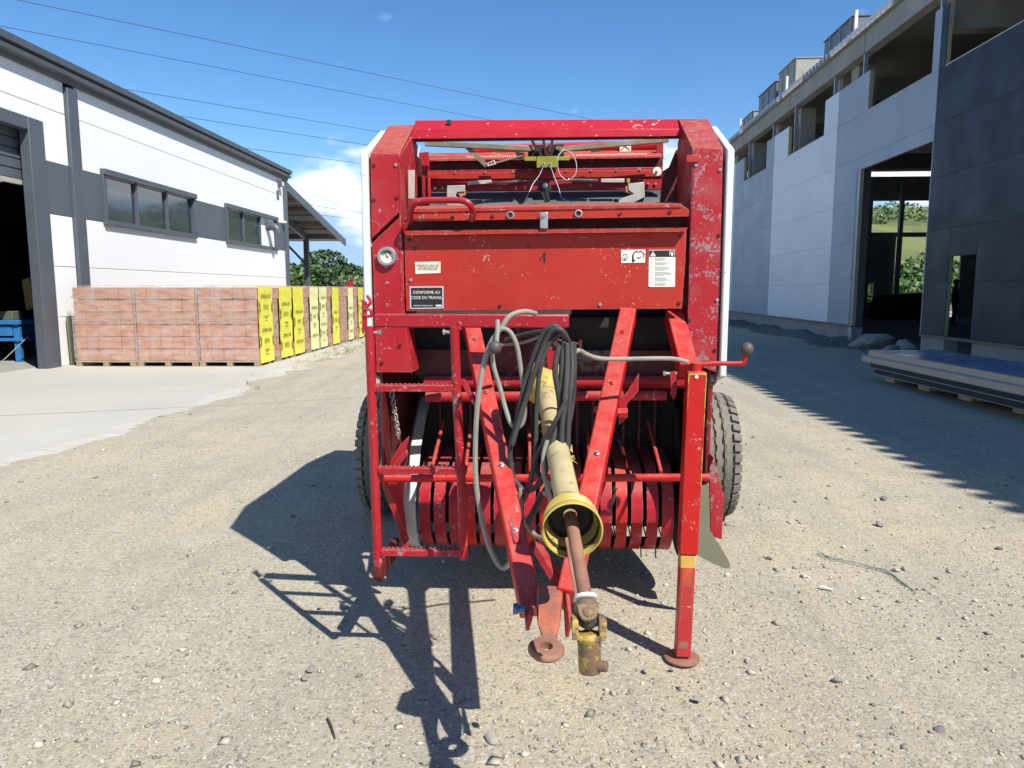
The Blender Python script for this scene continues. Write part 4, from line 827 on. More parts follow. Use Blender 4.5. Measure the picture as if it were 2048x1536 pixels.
def ring(cx, cy, r0, r1, a0, a1, n=20, sc=1.): return [(cx + r1 * math.cos(R(a0 + (a1 - a0) * i / n)), cy - sc * r1 * math.sin(R(a0 + (a1 - a0) * i / n))) for i in range(n + 1)] + [(cx + r0 * math.cos(R(a1 + (a0 - a1) * i / n)), cy - sc * r0 * math.sin(R(a1 + (a0 - a1) * i / n))) for i in range(n + 1)]
pc = MB()
for poly in (ring(1249.6, 516, 5.2, 6, 130, 410), [(1246, 508), (1253.5, 508), (1253.5, 512), (1252.6, 512), (1252.6, 509), (1246.9, 509), (1246.9, 512), (1246, 512)], [(1247, 515), (1252.4, 515), (1252.4, 516.2), (1247, 516.2)], [(1247, 518), (1252, 518), (1252, 520), (1247, 520)],
             ring(1276, 512, 8.6, 11, 95, 185), [(1264, 510), (1267.4, 511), (1267, 519), (1270, 521.5), (1268, 524.5), (1264, 524.5)], ring(1275, 513, 8.7, 10, 190, 240), [(1275, 504), (1282, 501), (1290, 508.5), (1286.5, 515.8), (1285, 515.8), (1287.2, 509), (1282, 503.5), (1275.6, 505.8)], [(1274, 516.2), (1277, 514), (1276.8, 515.3), (1280, 514.6), (1282, 511.6), (1283, 512.4), (1281, 516), (1277.4, 517.2), (1277, 518.4)]):
    pc.prism(Ps(poly, -.0027), (0, .0006, 0))
pc.build('pictogram', ink, lb3, smooth=False)
lb4 = plate('warning_label', [(1298, 500), (1351, 499.5), (1350, 572.5), (1348, 574), (1299, 574), (1297, 572)], -.002, .0015, label_w, pan, 0)
plate('header', [(1298.5, 501), (1351, 500.5), (1351, 513.5), (1298.5, 514)], -.0026, .0005, ink, lb4, 0); plate('warning_triangle', [(1300.5, 512.7), (1306, 501.8), (1311.8, 512.5)], -.0032, .0005, label_w, lb4, 0); plate('exclamation_mark', [(1305.6, 504.2), (1307, 504.2), (1306.7, 509), (1305.9, 509)], -.0037, .0004, ink, lb4, 0); plate('exclamation_mark', [(1305.6, 509.9), (1307, 509.9), (1307, 511.3), (1305.6, 511.3)], -.0037, .0004, ink, lb4, 0)
plate('hand_symbol', [(1341, 504), (1342.4, 504), (1342.8, 507), (1344, 504.5), (1345.8, 505), (1346.6, 508), (1345.8, 511.8), (1342.6, 511.8)], -.0032, .0005, label_w, lb4, 0)
bk = MB()
for poly in ([(1339, 502.3), (1340, 502.3), (1340, 511), (1339, 511)], [(1348.6, 502), (1349.6, 502), (1349.6, 511), (1348.6, 511)], [(1340, 502.3), (1344, 503.4), (1344, 504.1), (1340, 503.1)], [(1344.2, 503.4), (1348.6, 502), (1348.6, 502.9), (1344.2, 504.1)]): bk.prism(Ps(poly, -.0032), (0, .0005, 0))
bk.build('book_symbol', label_w, lb4, smooth=False)
tl = MB(); rr = random.Random(3); y = 516.
for blk in (3, 3, 4, 4, 4, 3):
    tl.prism(Ps([(1302, y), (1304.6, y), (1304.6, y + 1.6), (1302, y + 1.6)], -.0026), (0, .0004, 0))
    for i in range(blk):
        x1 = rr.uniform(1330, 1344) if i < blk - 1 else rr.uniform(1318, 1336); x = 1310.
        while x < x1:
            e = min(x1, x + rr.uniform(2, 6)); tl.prism(Ps([(x, y), (e, y), (e, y + 1.0), (x, y + 1.0)], -.0026), (0, .0004, 0)); x = e + .9
        y += 2.15
    y += 2.2
tl.build('small_print', ink_g, lb4, smooth=False)
# pressure gauge
gc = B(775, 513, -.001); ga = MB().lathe(gc, (0, -1, 0), [(.039, 0), (.039, .012), (.034, .018), (.0265, .018), (.026, .008)], 32).build('pressure_gauge', mat('gauge_chrome', (.42, .42, .46), .3, .7), bal)
MB().lathe(gc, (0, -1, 0), [(.026, .008), (.026, .0095)], 28).build('gauge_face', cream, ga)
def arc(a0, a1, m, nm):
    b = MB(); n = 10; pts = [(gc.x + r * math.cos(R(a)), gc.y - .0102, gc.z + r * math.sin(R(a))) for r, s in ((.024, 1), (.013, -1)) for a in ([a0 + (a1 - a0) * i / n for i in range(n + 1)][::s])]; b.prism(pts, (0, .0005, 0)); b.build(nm, m, ga)
arc(90, 165, plain('gauge_green', (.05, .36, .12), .5), 'green_sector'); arc(30, 88, plain('gauge_red', (.55, .05, .04), .5), 'red_sector')
MB().prism([(gc.x + .003, gc.y - .0115, gc.z - .008), (gc.x - .012, gc.y - .0115, gc.z + .021), (gc.x + .006, gc.y - .0115, gc.z - .004)], (0, .0008, 0)).build('needle', ink, ga)

# --- lower front: cross beams, dark recess
MB().box((xli - .05, .30, 1.04), (xri + .05, .36, 1.28)).build('front_roller_cover', darkm, bal); MB().tube((xli, .42, 1.1), (xri, .42, 1.1), .12, 24).build('feed_roller', MATS['dark_chamber_steel'], bal)
MB().tube(B(850, 764, .22), B(1370, 764, .22), .028, 12).build('cross_tube', red_frame, bal)
MB().tube(B(852, 794, .16), B(1332, 791, .16), .021, 12).build('cross_tube', red_frame, bal)
MB().box(B(830, 750, .25), B(1375, 700, .30)).build('cross_plate', red_dark, bal)
plate('gearbox_mount', [(1010, 655), (1120, 655), (1120, 770), (1010, 770)], .24, .03, red_dark); plate('gearbox_flange', [(990, 668), (1045, 668), (1040, 730), (1000, 730)], .18, .02, red_dark)
plate('sun_block_sheet', [(790, 470), (1390, 465), (1390, 612), (790, 616)], .05, .008, red_dark)  # unseen sheet added to block sun leaking past the front panel
# inner dark feed throat with vertical strips
MB().box((xli - .06, .62, .3), (xri + .06, .64, 1.1)).build('throat_plate', darkm, bal)
for k in range(15):
    x = xli + .05 + k * (xri - xli - .1) / 14; MB().box((x, .57, .42), (x + .012, .60, 1.0)).build('feed_strip', red_dark, bal)
# --- pickup
pcy, pcz, pr = .40, .42, .205
px0, px1 = B(838, 1020, .2).x, B(1356, 1020, .2).x
nb = 17; stp = (px1 - px0) / nb
band = MB(); n = 26; bwd = stp * .74
pts = [(pcy + pr * math.cos(R(80 + 215 * i / n)), pcz + pr * math.sin(R(80 + 215 * i / n))) for i in range(n + 1)]
pts = [(pcy + .30, pcz + .235)] + pts
rows_ = []
for y, z in pts:
    d = V((0, y - pcy, z - pcz)).normalized() * .012
    rows_ += [(0, y + d.y * -1, z + d.z * -1), (0, y, z), (bwd, y, z), (bwd, y - d.y, z - d.z)]
band.add(rows_, [(4 * i + k, 4 * (i + 1) + k, 4 * (i + 1) + k + 1, 4 * i + k + 1) for i in range(len(pts) - 1) for k in range(3)])
bme2 = band.mesh('stripper_band'); bme2.materials.append(red_pink)
bmeb = bme2.copy(); bmeb.materials.clear(); bmeb.materials.append(red_hot)
for i in range(nb): link('stripper_band', bmeb if i % 5 == 3 else bme2, bal, (px0 + i * stp, 0, 0))
MB().tube((px0 - .02, pcy + .02, pcz), (px1 + .02, pcy + .02, pcz), .11, 20).build('pickup_reel', darkm, bal)
tn = MB()
for i in range(nb):
    x = px0 + i * stp - stp * .15
    for a in (150, 205, 262, 300):
        e = V((0, math.cos(R(a)), math.sin(R(a)))); c = V((x, pcy + .02, pcz)); tn.tube(c + e * .09, c + e * (.245 if a != 262 else .255) + V((.012, 0, 0)), .0032, 5)
tn.build('pickup_tines', darkm, bal)['kind'] = 'stuff'
# side plates of pickup
def disc(x, th, m, nm, r=.235):
    b = MB(); pts = [(x, pcy + r * math.cos(R(a)), pcz + r * math.sin(R(a))) for a in range(60, 300, 12)] + [(x, pcy + .45, pcz - .1), (x, pcy + .5, pcz + .35), (x, pcy + .2, pcz + .42)]; b.prism(pts, (th, 0, 0)); return b.build(nm, m, bal, .003)
disc(px1 + .03, .03, darkm, 'pickup_side_shield')
b = MB(); rows_ = []; pts2 = [(pcy + .22, pcz + .46), (pcy + .06, pcz + .37), (pcy - .06, pcz + .27)] + [(pcy + .215 * math.cos(R(125 + 165 * i / n)), pcz + .215 * math.sin(R(125 + 165 * i / n))) for i in range(n + 1)]
for q_, (y, z) in enumerate(pts2):
    wl = .078 - .03 * abs(q_ / n - .45)
    rows_ += [(px0 - .012 - wl, y + .05, z), (px0 - .012 - wl * .7, y + .006, z), (px0 - .012, y, z)]
b.add(rows_, [(3 * i + k, 3 * (i + 1) + k, 3 * (i + 1) + k + 1, 3 * i + k + 1) for i in range(len(pts2) - 1) for k in range(2)]); b.build('pickup_side_shield', wheelwhite, bal, solid=.004)
plate('pickup_side_wing', [(768, 945), (800, 890), (818, 872), (812, 930), (806, 1010), (818, 1098), (806, 1098), (784, 1010)], .14, .02, red_pink)
plate('wing_brace', [(758, 952), (768, 952), (818, 1080), (808, 1092)], .08, .012, red_pink); plate('wing_brace', [(768, 950), (812, 900), (816, 908), (778, 956)], .10, .02, red_frame)
MB().box(B(744, 1130, -.28), B(800, 1106, .05)).build('skid_shoe', red_dark, bal, .01)
# wind guard bar with bent-back rods
wg = MB().tube(B(760, 957, .02), B(1418, 955, .02), .0165, 12).build('wind_guard_bar', red_hot, bal)
for (x0, y0, x1, y1) in ((886, 845, 862, 945), (941, 858, 930, 945), (1058, 855, 1061, 945), (1236, 862, 1256, 947), (1297, 845, 1322, 945), (1176, 865, 1180, 945)):
    MB().tube(B(x1, y1, .03), B(x0, y0, .42), .0085, 8).build('wind_guard_rod', red_hot if x0 != 1236 else red_dark, wg)
for px in (760, 1415): MB().tube(B(px, 957, .02), B(px + (10 if px < 1000 else -12), 905, .5), .014, 8).build('guard_arm', red_hot, wg)
# right end shields
plate('crop_shield', [(1396, 975), (1418, 965), (1420, 1062), (1440, 1092), (1457, 1120), (1461, 1131), (1459, 1137), (1450, 1137), (1428, 1128), (1386, 1106)], .02, .006, oliveplate)
plate('guard_box', [(1419, 935), (1428, 915), (1448, 995), (1444, 1079), (1421, 1074)], .06, .09, red_worn)
plate('side_gusset', [(1392, 760), (1428, 745), (1422, 860), (1420, 930), (1400, 930)], .14, .02, red_frame)
plate('hinge_tab', [(1405, 762), (1428, 746), (1428, 756), (1410, 785)], .09, .01, zinc)
bt('short_cable', [B(1411, 752, .05), B(1418, 768, .05), B(1430, 765, .05), B(1432, 742, .06)], .006, cable_g)
# --- ladder and its bar
LY = -.36
lad = thing('tmp', 'x', 'x'); bpy.data.objects.remove(lad)
lb_ = MB().box(B(747, 655, LY - .02), B(1138, 628, LY + .03)); lbar = lb_.build('ladder_bar', red_pink, bal, .006)
lad = MB().path([B(739, 652, LY - .03), B(744, 800, LY - .03), B(756, 1128, LY - .03)], .0165, 14).build('ladder', red_pink, bal)
MB().path([B(909, 652, LY - .03), B(914, 800, LY - .03), B(922, 940, LY - .03), B(928, 1118, LY - .03)], .0165, 14).build('ladder_rail', red_pink, lad)
for (a, b) in (((750, 776), (906, 776)), ((757, 940), (916, 941)), ((762, 1104), (922, 1105))):
    r_ = MB().beam(B(*a, LY - .03), B(*b, LY - .03), .028, .023).build('rung', red_pink, lad, .002); te = MB()
    p0, p1 = B(*a, LY - .03), B(*b, LY - .03)
    for i in range(17):
        c = p0.lerp(p1, (i + .5) / 17) + V((0, 0, .0115))
        for yy_ in (-.012, .006): te.box(c + V((-.004, yy_, 0)), c + V((.004, yy_ + .006, .004)))
    te.build('tread_teeth', red_pink, r_, smooth=False)
for px, py in ((747, 665), (902, 664)): MB().lathe(B(px, py, LY - .03), (1 if px < 800 else -1, 0, 0), [(.006, 0), (.006, .02), (.01, .021), (.01, .028)], 8).build('bolt', steel, lad)
plate('bar_lug', [(917, 642), (923, 645), (923, 660), (916, 660)], LY - .035, .012, red_pink)
hk = MB(); hk.prism([B(723, 598, LY), B(733, 604, LY), B(734, 655, LY), B(724, 668, LY)], (0, .008, 0)); hk.path(spl([B(735, 592, LY + .02), B(741, 605, LY), B(731, 617, LY), B(741, 620, LY), B(742, 632, LY), B(729, 631, LY)], 6), .006, 8); hk.build('ladder_hook', red_pink, lbar)
# --- drawbar
DL0, DL1 = B(940, 640, -.06), B(1062, 1225, -.97); DR0, DR1 = B(1256, 628, -.02), B(1136, 1195, -.97)
UP = V((0, -.5, 1))
dbl = MB().beam(DL0, DL1, .062, .07, UP).build('drawbar_arm', red_hot, bal, .007); dbr = MB().beam(DR0, DR1, .064, .07, UP).build('drawbar_arm', red_hot, bal, .007)
MB().beam(B(925, 760, -.33), B(966, 832, -.36), .012, .05, (0, -1, 0)).build('ladder_stay', red_pink, bal); MB().beam(B(966, 830, -.40), B(1036, 1090, -.84), .02, .03, (0, -1, .6)).build('ladder_stay', red_pink, bal, .004)
plate('stay_lug', [(958, 802), (968, 808), (970, 840), (958, 838)], -.37, .01, red_pink)
plate('hook_plate', [(1240, 793), (1250, 790), (1278, 747), (1277, 782), (1254, 808), (1252, 838), (1238, 850), (1237, 812)], -.16, .012, red_pink); MB().lathe(B(1236, 826, -.17), (1, 0, 0), [(.02, 0), (.02, .035)], 6).build('hook_bolt', red_hot, bal); MB().tube(B(1188, 818, -.19), B(1240, 826, -.18), .012, 8).build('hook_pin', red_frame, bal)
stut = MB().beam(B(1347, 630, .10), B(1376, 742, -.17), .07, .07, UP).build('jack_strut', red_hot, bal, .006)
for (a, b) in (((1062, 1195), (1053, 1262)), ((1128, 1185), (1132, 1275))):
    MB().prism([B(a[0] - 5, 1150, -.84), B(a[0] + 3, a[1], -.98), B(b[0] + 6, b[1] - 30, -1.11), B(b[0] - 2, b[1], -1.09), B(b[0] - 6, a[1] + 10, -.98)], (.010, 0, 0)).build('hitch_plate', red_hot, bal, .002)
MB().beam(B(1072, 1090, -.75), B(1130, 1185, -.92), .02, .05, (0, -1, 0)).build('cross_stay', red_frame, bal)
# hitch eye
hc = MB(); hp = [B(1072, 1192, -1.02), B(1126, 1197, -1.02), B(1121, 1250, -1.07), B(1113, 1292, -1.13), B(1086, 1292, -1.13), B(1074, 1250, -1.07)]; hc.prism(hp, (0, .06, .012)); hc = hc.build('hitch_block', rust_r, bal, .008)
er = B(1092, 1297, -1.145); eye = MB().lathe(er + V((0, 0, -.012)), (.05, -.15, 1), [(.017, 0), (.042, 0), (.0475, .007), (.0475, .014), (.042, .021), (.017, .021), (.017, 0)], 28, False).build('hitch_eye', rust, hc)
o = MB().lathe(B(1050, 1218, -1.02), (-1, 0, 0), [(.011, 0), (.011, .018), (.015, .019), (.015, .032)], 12).build('hitch_bolt', blue_s, bal); MB().lathe(B(1143, 1245, -1.04), (1, 0, 0), [(.014, 0), (.014, .014)], 6).build('hitch_nut', silver, bal)
# --- parking jack
jf = loc(gnd(1364, 1318)); jx, jy = jf.x, jf.y
zt = B(1392, 742, jy).z; zm = B(1375, 1104, jy).z; tilt = B(1392, 742, jy).x - jx
jx1 = lambda z: jx + tilt * z / zt
jo = MB().beam((jx1(zm), jy, zm), (jx1(zt), jy, zt), .068, .068, (0, 1, 0)).build('parking_jack', red_hot, bal, .005)
MB().beam((jx1(.02), jy, .02), (jx1(zm + .08), jy, zm + .08), .056, .056, (0, 1, 0)).build('jack_leg', mat('jack_red_paint', (.44, .028, .03), .45, var=.12, chip=(.42, .30, .1), camt=.12, cs=35), jo, .004)
yb = mat('yellow_primer', (.58, .36, .07), .55, var=.15, vs=20, chip=(.2, .1, .05), camt=.15, cs=60)
MB().beam((jx1(zm - .055), jy, zm - .055), (jx1(zm - .003), jy, zm - .003), .0575, .0575, (0, 1, 0)).build('yellow_band', yb, jo, .004)
ovs = mat('yellow_green_overspray', (.42, .40, .05), .5, var=.3, vs=30, chip=(.42, .012, .012), camt=.27, cs=60)
for s, l in ((-1, .14), (1, .42)): MB().beam((jx1(zt - l) + s * .031, jy - .0345, zt - l), (jx1(zt) + s * .031, jy - .0345, zt - .006), .0028, .002, (0, 1, 0)).build('overspray', ovs, jo)
MB().beam((jx1(zt) - .03, jy - .0346, zt - .008), (jx1(zt) + .03, jy - .0346, zt - .008), .002, .006).build('overspray', ovs, jo)
mk = mat('worn_brown_line', (.20, .15, .05), .6, var=.3, vs=40)
for s_ in (-1, 1): MB().beam((jx1(.16) + s_ * .019, jy - .0286, .17), (jx1(zm - .06) + s_ * .019, jy - .0286, zm - .06), .0022, .0015, (0, 1, 0)).build('wear_line', mk, jo)
MB().beam((jx1(.22) - .018, jy - .0287, .222), (jx1(.22) + .018, jy - .0287, .222), .0015, .003).build('wear_line', ovs, jo)
MB().prism([(jx1(.05) - .02, jy - .0286, .055), (jx1(.05) + .014, jy - .0286, .055), (jx1(.08) + .016, jy - .0286, .082), (jx1(.08) - .018, jy - .0286, .084)], (0, .001, 0)).build('bare_patch', rust, jo)
MB().prism([(jx1(.3) - .017, jy - .0286, .30), (jx1(.3) + .017, jy - .0286, .30), (jx1(.38) + .017, jy - .0286, .375), (jx1(.38) - .017, jy - .0286, .38)], (0, .0008, 0)).build('faded_patch', mat('faded_orange_paint', (.46, .07, .03), .5, var=.2, vs=20), jo)
MB().lathe((jx, jy, .001), (0, 0, 1), [(.062, 0), (.067, .002), (.067, .008), (.064, .010), (.02, .011)], 32).build('jack_foot', rust, jo)
MB().lathe(B(1393, 754, jy - .035), (0, -1, 0), [(.007, 0), (.006, .003)], 10).build('jack_bolt', cream, jo)
MB().lathe((jx1(zt), jy, zt), (0, 0, 1), [(.022, 0), (.022, .03), (.014, .034)], 16).build('jack_head', red_hot, jo)
ck = bt('crank_handle', [V((jx1(zt), jy, zt + .022)), B(1430, 727, jy), B(1478, 727, jy), B(1488, 723, jy), B(1492, 708, jy)], .0085, red_hot, jo, 10); MB().ball(B(1494, 698, jy), .0245, 18).build('crank_knob', knob, ck)
MB().box(B(1352, 772, -.15), B(1376, 742, -.05)).build('jack_bracket', red_frame, bal, .004); MB().lathe(B(1326, 747, -.18), (1, 0, 0), [(.008, 0), (.01, .01), (.006, .012), (.006, .05)], 10).build('jack_pin', steel, bal)
plate('jack_bracket_plate', [(1340, 745), (1352, 742), (1354, 790), (1348, 800), (1342, 790)], -.19, .012, red_frame)
# --- driveshaft
G0, G1 = B(1088, 760, .03), B(1096, 800, -.10)
sh0, sh1 = B(1093, 790, -.26), B(1136, 1005, -.98); ax = (sh1 - sh0).normalized()
gcn = MB().lathe(B(1091, 768, -.16), (sh0 - B(1088, 752, -.08)).normalized(), [(.080, -.05), (.082, .0), (.078, .04), (.056, .09), (.042, .12)], 28).build('driveshaft_guard', yellow_p, bal)
MB().path([sh0, sh0.lerp(sh1, .3), sh0.lerp(sh1, .31), sh1], [.040, .034, .0365, .036], 24).build('shaft_tube', yellow_pale, gcn)
be_ = B(1145, 1062, -1.165); bx_ax = (be_ - B(1136, 1000, -.985)).normalized(); bs_ = be_ - bx_ax * .117
SB = .9
prof = [(.039, -.015), (.042, .0), (.062, .02), (.072, .03), (.075, .04), (.072, .044), (.077, .055), (.079, .062), (.075, .066), (.080, .078), (.082, .086), (.078, .09), (.0835, .105), (.0855, .128), (.0815, .13), (.077, .10), (.06, .03), (.03, .02)]
bell = MB().lathe(bs_, bx_ax, [(a * SB, b * SB) for a, b in prof], 40, False).build('guard_bell', yellow_p, gcn)
MB().lathe(bs_, bx_ax, [(.0675, .097), (.066, .063), (.052, .032), (.018, .027)], 32, False).build('bell_lining', yellow_in, bell)
y0, y1 = bs_ + bx_ax * .03, B(1171, 1197, -1.325)
MB().path([y0, y1], .0165, 20).build('inner_shaft', rust, gcn); MB().beam(y0.lerp(y1, .3) + V((-.02, -.003, 0)), y1 + V((-.02, -.003, 0)), .007, .008).build('spline_rib', rust, gcn)
jd = (B(1178, 1255, -1.37) - y1).normalized()
MB().lathe(y1, jd, [(.018, -.007), (.026, -.006), (.0275, .002), (.024, .004)], 20).build('shaft_collar', label_w, gcn)
xx = V((1, 0, 0)); yk = y1 + jd * .01
fo = jd.cross(xx).normalized(); fo = -fo if fo.y > 0 else fo
def yoke(c, d, side, m, L=.056, w=.029, base=True):
    b = MB(); side = side.normalized(); nrm = d.cross(side).normalized()
    b.lathe(c, d, [(.022, -.004), (.027, .004), (.029, .014), (.022, .022), (.010, .024)], 20)
    for sg in (-1, 1):
        q = c + side * (sg * w); poly = [c + side * (sg * .006) + d * .001 + nrm * .024, q + d * .012 + nrm * .024]
        for i in range(11): t_ = math.pi * i / 10; poly.append(q + d * (L - .02 + .021 * math.sin(t_)) + nrm * (.022 * math.cos(t_)))
        poly += [q + d * .012 - nrm * .024, c + side * (sg * .006) + d * .001 - nrm * .024]
        th = side * (.0075)
        lo = [p_ - th for p_ in poly[1:-1]]; b.prism(lo, th * 2)
        b.prism([c + side * (sg * .004) + nrm * .022, c + side * (sg * .004) - nrm * .022, q + side * (sg * .0073) - nrm * .023 + d * .018, q + side * (sg * .0073) + nrm * .023 + d * .018], d * .012)
        b.lathe(q + d * (L - .018) + side * (sg * .006), side * sg, [(.0135, 0), (.012, .004), (.008, .005)], 14)
    return b.build('universal_yoke', m, gcn, .003)
yoke(yk, jd, fo, rust_y, L=.05, w=.024)
jc = yk + jd * .044; MB().tube(jc - fo * .026, jc + fo * .026, .009, 10).tube(jc - xx * .03, jc + xx * .03, .009, 10).ball(jc, .018, 12).build('joint_cross', mat('greasy_steel', (.05, .042, .035), .5), gcn)
jd2 = (B(1180, 1345, -1.375) - jc).normalized(); LL = (B(1180, 1345, -1.375) - jc).length
yoke(jc + jd2 * .046, -jd2, xx, rust_y, L=.062, w=.030)
MB().lathe(jc + jd2 * .040, jd2, [(.027, 0), (.0255, .012), (.0255, LL - .045), (.024, LL - .041), (.016, LL - .040), (.016, LL - .06)], 24).build('yoke_hub', rust_y, gcn); MB().lathe(jc + jd2 * (LL - .02) + V((.012, -.008, 0)), (1, -.3, .1), [(.0125, 0), (.0125, .026), (.010, .028), (.005, .026)], 14).build('lock_pin', rust_y, gcn)
tf = MB(); rr = random.Random(5)
for (cx, cy, ly) in ((1086, 852, -.50), (1092, 862, -.52), (1134, 905, -.66), (1142, 914, -.68)):
    for i in range(6):
        c = B(cx + rr.uniform(-6, 6), cy + rr.uniform(-10, 10), ly); tf.add([c, c + V((rr.uniform(-.02, .02), rr.uniform(-.01, .01), rr.uniform(0, .02))), c + V((rr.uniform(-.02, .02), rr.uniform(-.01, .01), rr.uniform(-.02, .0))), ], [(0, 1, 2)])
tf.build('torn_guard_shreds', yellow_p, gcn, smooth=False, solid=.001)
# --- hose bracket, hoses, cables
hb_ = MB(); hb_.box(B(1104, 702, -0.600), B(1118, 675, -0.530)); hb_.tube(B(1116, 680, -0.600), B(1158, 688, -0.600), .004, 8); hb_.box(B(1158, 702, -0.605), B(1164, 680, -0.595)); hb_.build('hose_bracket', red_dark, bal)
plate('hose_post', [(1092, 700), (1112, 690), (1116, 745), (1096, 745)], -.22, .05, red_frame)
hoses = [([(1134, 690, -0.620), (1118, 656, -0.640), (1098, 655, -0.640), (1080, 680, -0.630), (1052, 760, -0.620), (1032, 850, -0.620), (1020, 900, -0.630), (1028, 960, -0.630), (1050, 985, -0.650)], .0095),
         ([(1140, 690, -0.620), (1125, 662, -0.650), (1105, 660, -0.650), (1088, 690, -0.640), (1064, 760, -0.640), (1042, 830, -0.640), (1024, 890, -0.650)], .0095),
         ([(1120, 668, -0.630), (1096, 690, -0.630), (1080, 740, -0.630), (1074, 800, -0.630), (1072, 860, -0.630), (1072, 930, -0.630), (1085, 960, -0.650)], .0085),
         ([(1128, 684, -0.630), (1124, 730, -0.650), (1121, 790, -0.660), (1117, 840, -0.670), (1100, 900, -0.700), (1084, 960, -0.700), (1052, 982, -0.660), (1028, 960, -0.650)], .0105),
         ([(1134, 686, -0.640), (1134, 740, -0.660), (1130, 800, -0.680), (1124, 850, -0.690), (1122, 900, -0.700), (1112, 945, -0.700), (1088, 985, -0.680), (1060, 1040, -0.670), (1030, 1090, -0.660)], .0105),
         ([(1142, 684, -0.630), (1144, 740, -0.650), (1139, 800, -0.670), (1136, 860, -0.680), (1134, 905, -0.690), (1122, 945, -0.700), (1104, 960, -0.700)], .0105),
         ([(1148, 686, -0.630), (1149, 745, -0.640), (1146, 800, -0.640), (1138, 845, -0.650), (1128, 880, -0.660)], .009),
         ([(1132, 800, -0.690), (1112, 840, -0.700), (1090, 880, -0.680), (1070, 920, -0.660), (1062, 965, -0.660)], .008),
         ([(1118, 690, -0.650), (1110, 740, -0.660), (1119, 800, -0.660), (1121, 850, -0.670)], .0105)]
for pts, r in hoses: bt('hydraulic_hose', [B(*q) for q in pts], r * .92, hose_b, n=10)
for pts, r in (([(1072, 627, -0.530), (1048, 623, -0.560), (1020, 632, -0.580), (1003, 655, -0.590), (990, 672, -0.600), (980, 690, -0.600), (967, 730, -0.600), (956, 800, -0.600), (951, 880, -0.600), (952, 960, -0.600), (960, 1020, -0.600), (974, 1080, -0.600), (992, 1122, -0.600), (1008, 1136, -0.610), (1022, 1120, -0.620), (1030, 1090, -0.630), (1050, 1050, -0.650), (1072, 1010, -0.660), (1082, 985, -0.660)], .0085),
               ([(990, 672, -0.600), (1003, 658, -0.600), (1020, 664, -0.600), (1034, 692, -0.600), (1042, 740, -0.600), (1048, 790, -0.600), (1050, 830, -0.600), (1040, 852, -0.600), (1024, 850, -0.600), (1012, 820, -0.590), (1000, 775, -0.580), (988, 735, -0.580), (984, 705, -0.580)], .0075),
               ([(1375, 724, -0.460), (1350, 718, -0.480), (1310, 717, -0.500), (1250, 718, -0.520), (1200, 717, -0.560), (1172, 708, -0.580), (1160, 701, -0.600), (1150, 705, -0.620), (1142, 722, -0.630), (1134, 745, -0.640), (1128, 780, -0.650)], .0075),
               ([(1095, 880, -0.700), (1087, 910, -0.710), (1088, 950, -0.720), (1098, 985, -0.740), (1106, 1010, -0.750)], .007),
               ([(1040, 975, -0.660), (1042, 1020, -0.660), (1050, 1045, -0.670), (1070, 1070, -0.700), (1090, 1078, -0.750)], .0075)):
    bt('electric_cable', [B(*q) for q in pts], r, cable_g, n=9)
bt('rear_hose', [B(1010, 680, -.05), B(1050, 668, -.08), B(1085, 662, -.12)], .008, hose_b); bt('rear_hose', [B(1000, 690, -.04), B(1050, 684, -.06), B(1090, 668, -.12)], .006, cable_g)
lv = bt('control_lever', [B(995, 640, -.60), B(995, 660, -.61), B(993, 684, -.62)], .0075, cable_g); MB().ball(B(990, 695, -.625), .022, 18).build('lever_knob', knob, lv)
# fasteners, weld beads, hose couplings
for px, py, ly in ((748, 330, 0), (748, 400, 0), (792, 330, 0), (794, 395, 0), (1392, 330, 0), (1440, 340, 0), (1438, 470, 0), (1434, 600, 0), (1379, 640, 0), (1430, 700, 0), (760, 640, 0), (800, 690, 0), (764, 725, 0), (840, 436, -.03), (905, 435, -.03), (985, 433, -.03), (1240, 427, -.03), (1340, 424, -.03), (818, 480, 0), (1360, 473, 0), (822, 560, 0), (1358, 606, 0), (1000, 612, 0), (1200, 609, 0)):
    MB().lathe(B(px, py, ly), (0, -1, 0), [(.0075, 0), (.0075, .004), (.006, .0055)], 6).build('bolt', red_dark if px % 3 else steel, bal)
for f in (.12, .34, .6, .8):
    for A_, B_ in ((DL0, DL1), (DR0, DR1)):
        c = A_.lerp(B_, f); nrm = (B_ - A_).normalized(); nrm = V((0, -.5, 1)) - nrm * V((0, -.5, 1)).dot(nrm); nrm.normalize()
        MB().lathe(c + nrm * .035, nrm, [(.009, 0), (.009, .005), (.005, .006), (.005, .011)], 6).build('bolt', steel if f > .5 else red_hot, bal)
for q0, q1 in (((1028, 958, -.64), (1033, 985, -.65)), ((1103, 960, -.70), (1094, 984, -.70)), ((1128, 880, -.66), (1124, 908, -.66)), ((1030, 1088, -.66), (1024, 1110, -.66)), ((1121, 850, -.67), (1120, 880, -.67))):
    o = MB().lathe(B(*q0), B(*q1) - B(*q0), [(.009, 0), (.0125, .003), (.0125, .018), (.010, .020), (.010, .038), (.0135, .04), (.0135, .052), (.008, .054)], 12).build('hose_coupling', rod, bal)
for p_, q_ in ((B(757, 776, LY - .03), B(905, 776, LY - .03)), (B(763, 940, LY - .03), B(915, 941, LY - .03)), (B(768, 1104, LY - .03), B(921, 1105, LY - .03))):
    for e in (p_, q_): MB().lathe(e, (1, 0, 0), [(.011, -.006), (.0175, -.002), (.0175, .002), (.011, .006)], 14).build('weld_bead', red_pink, lad)
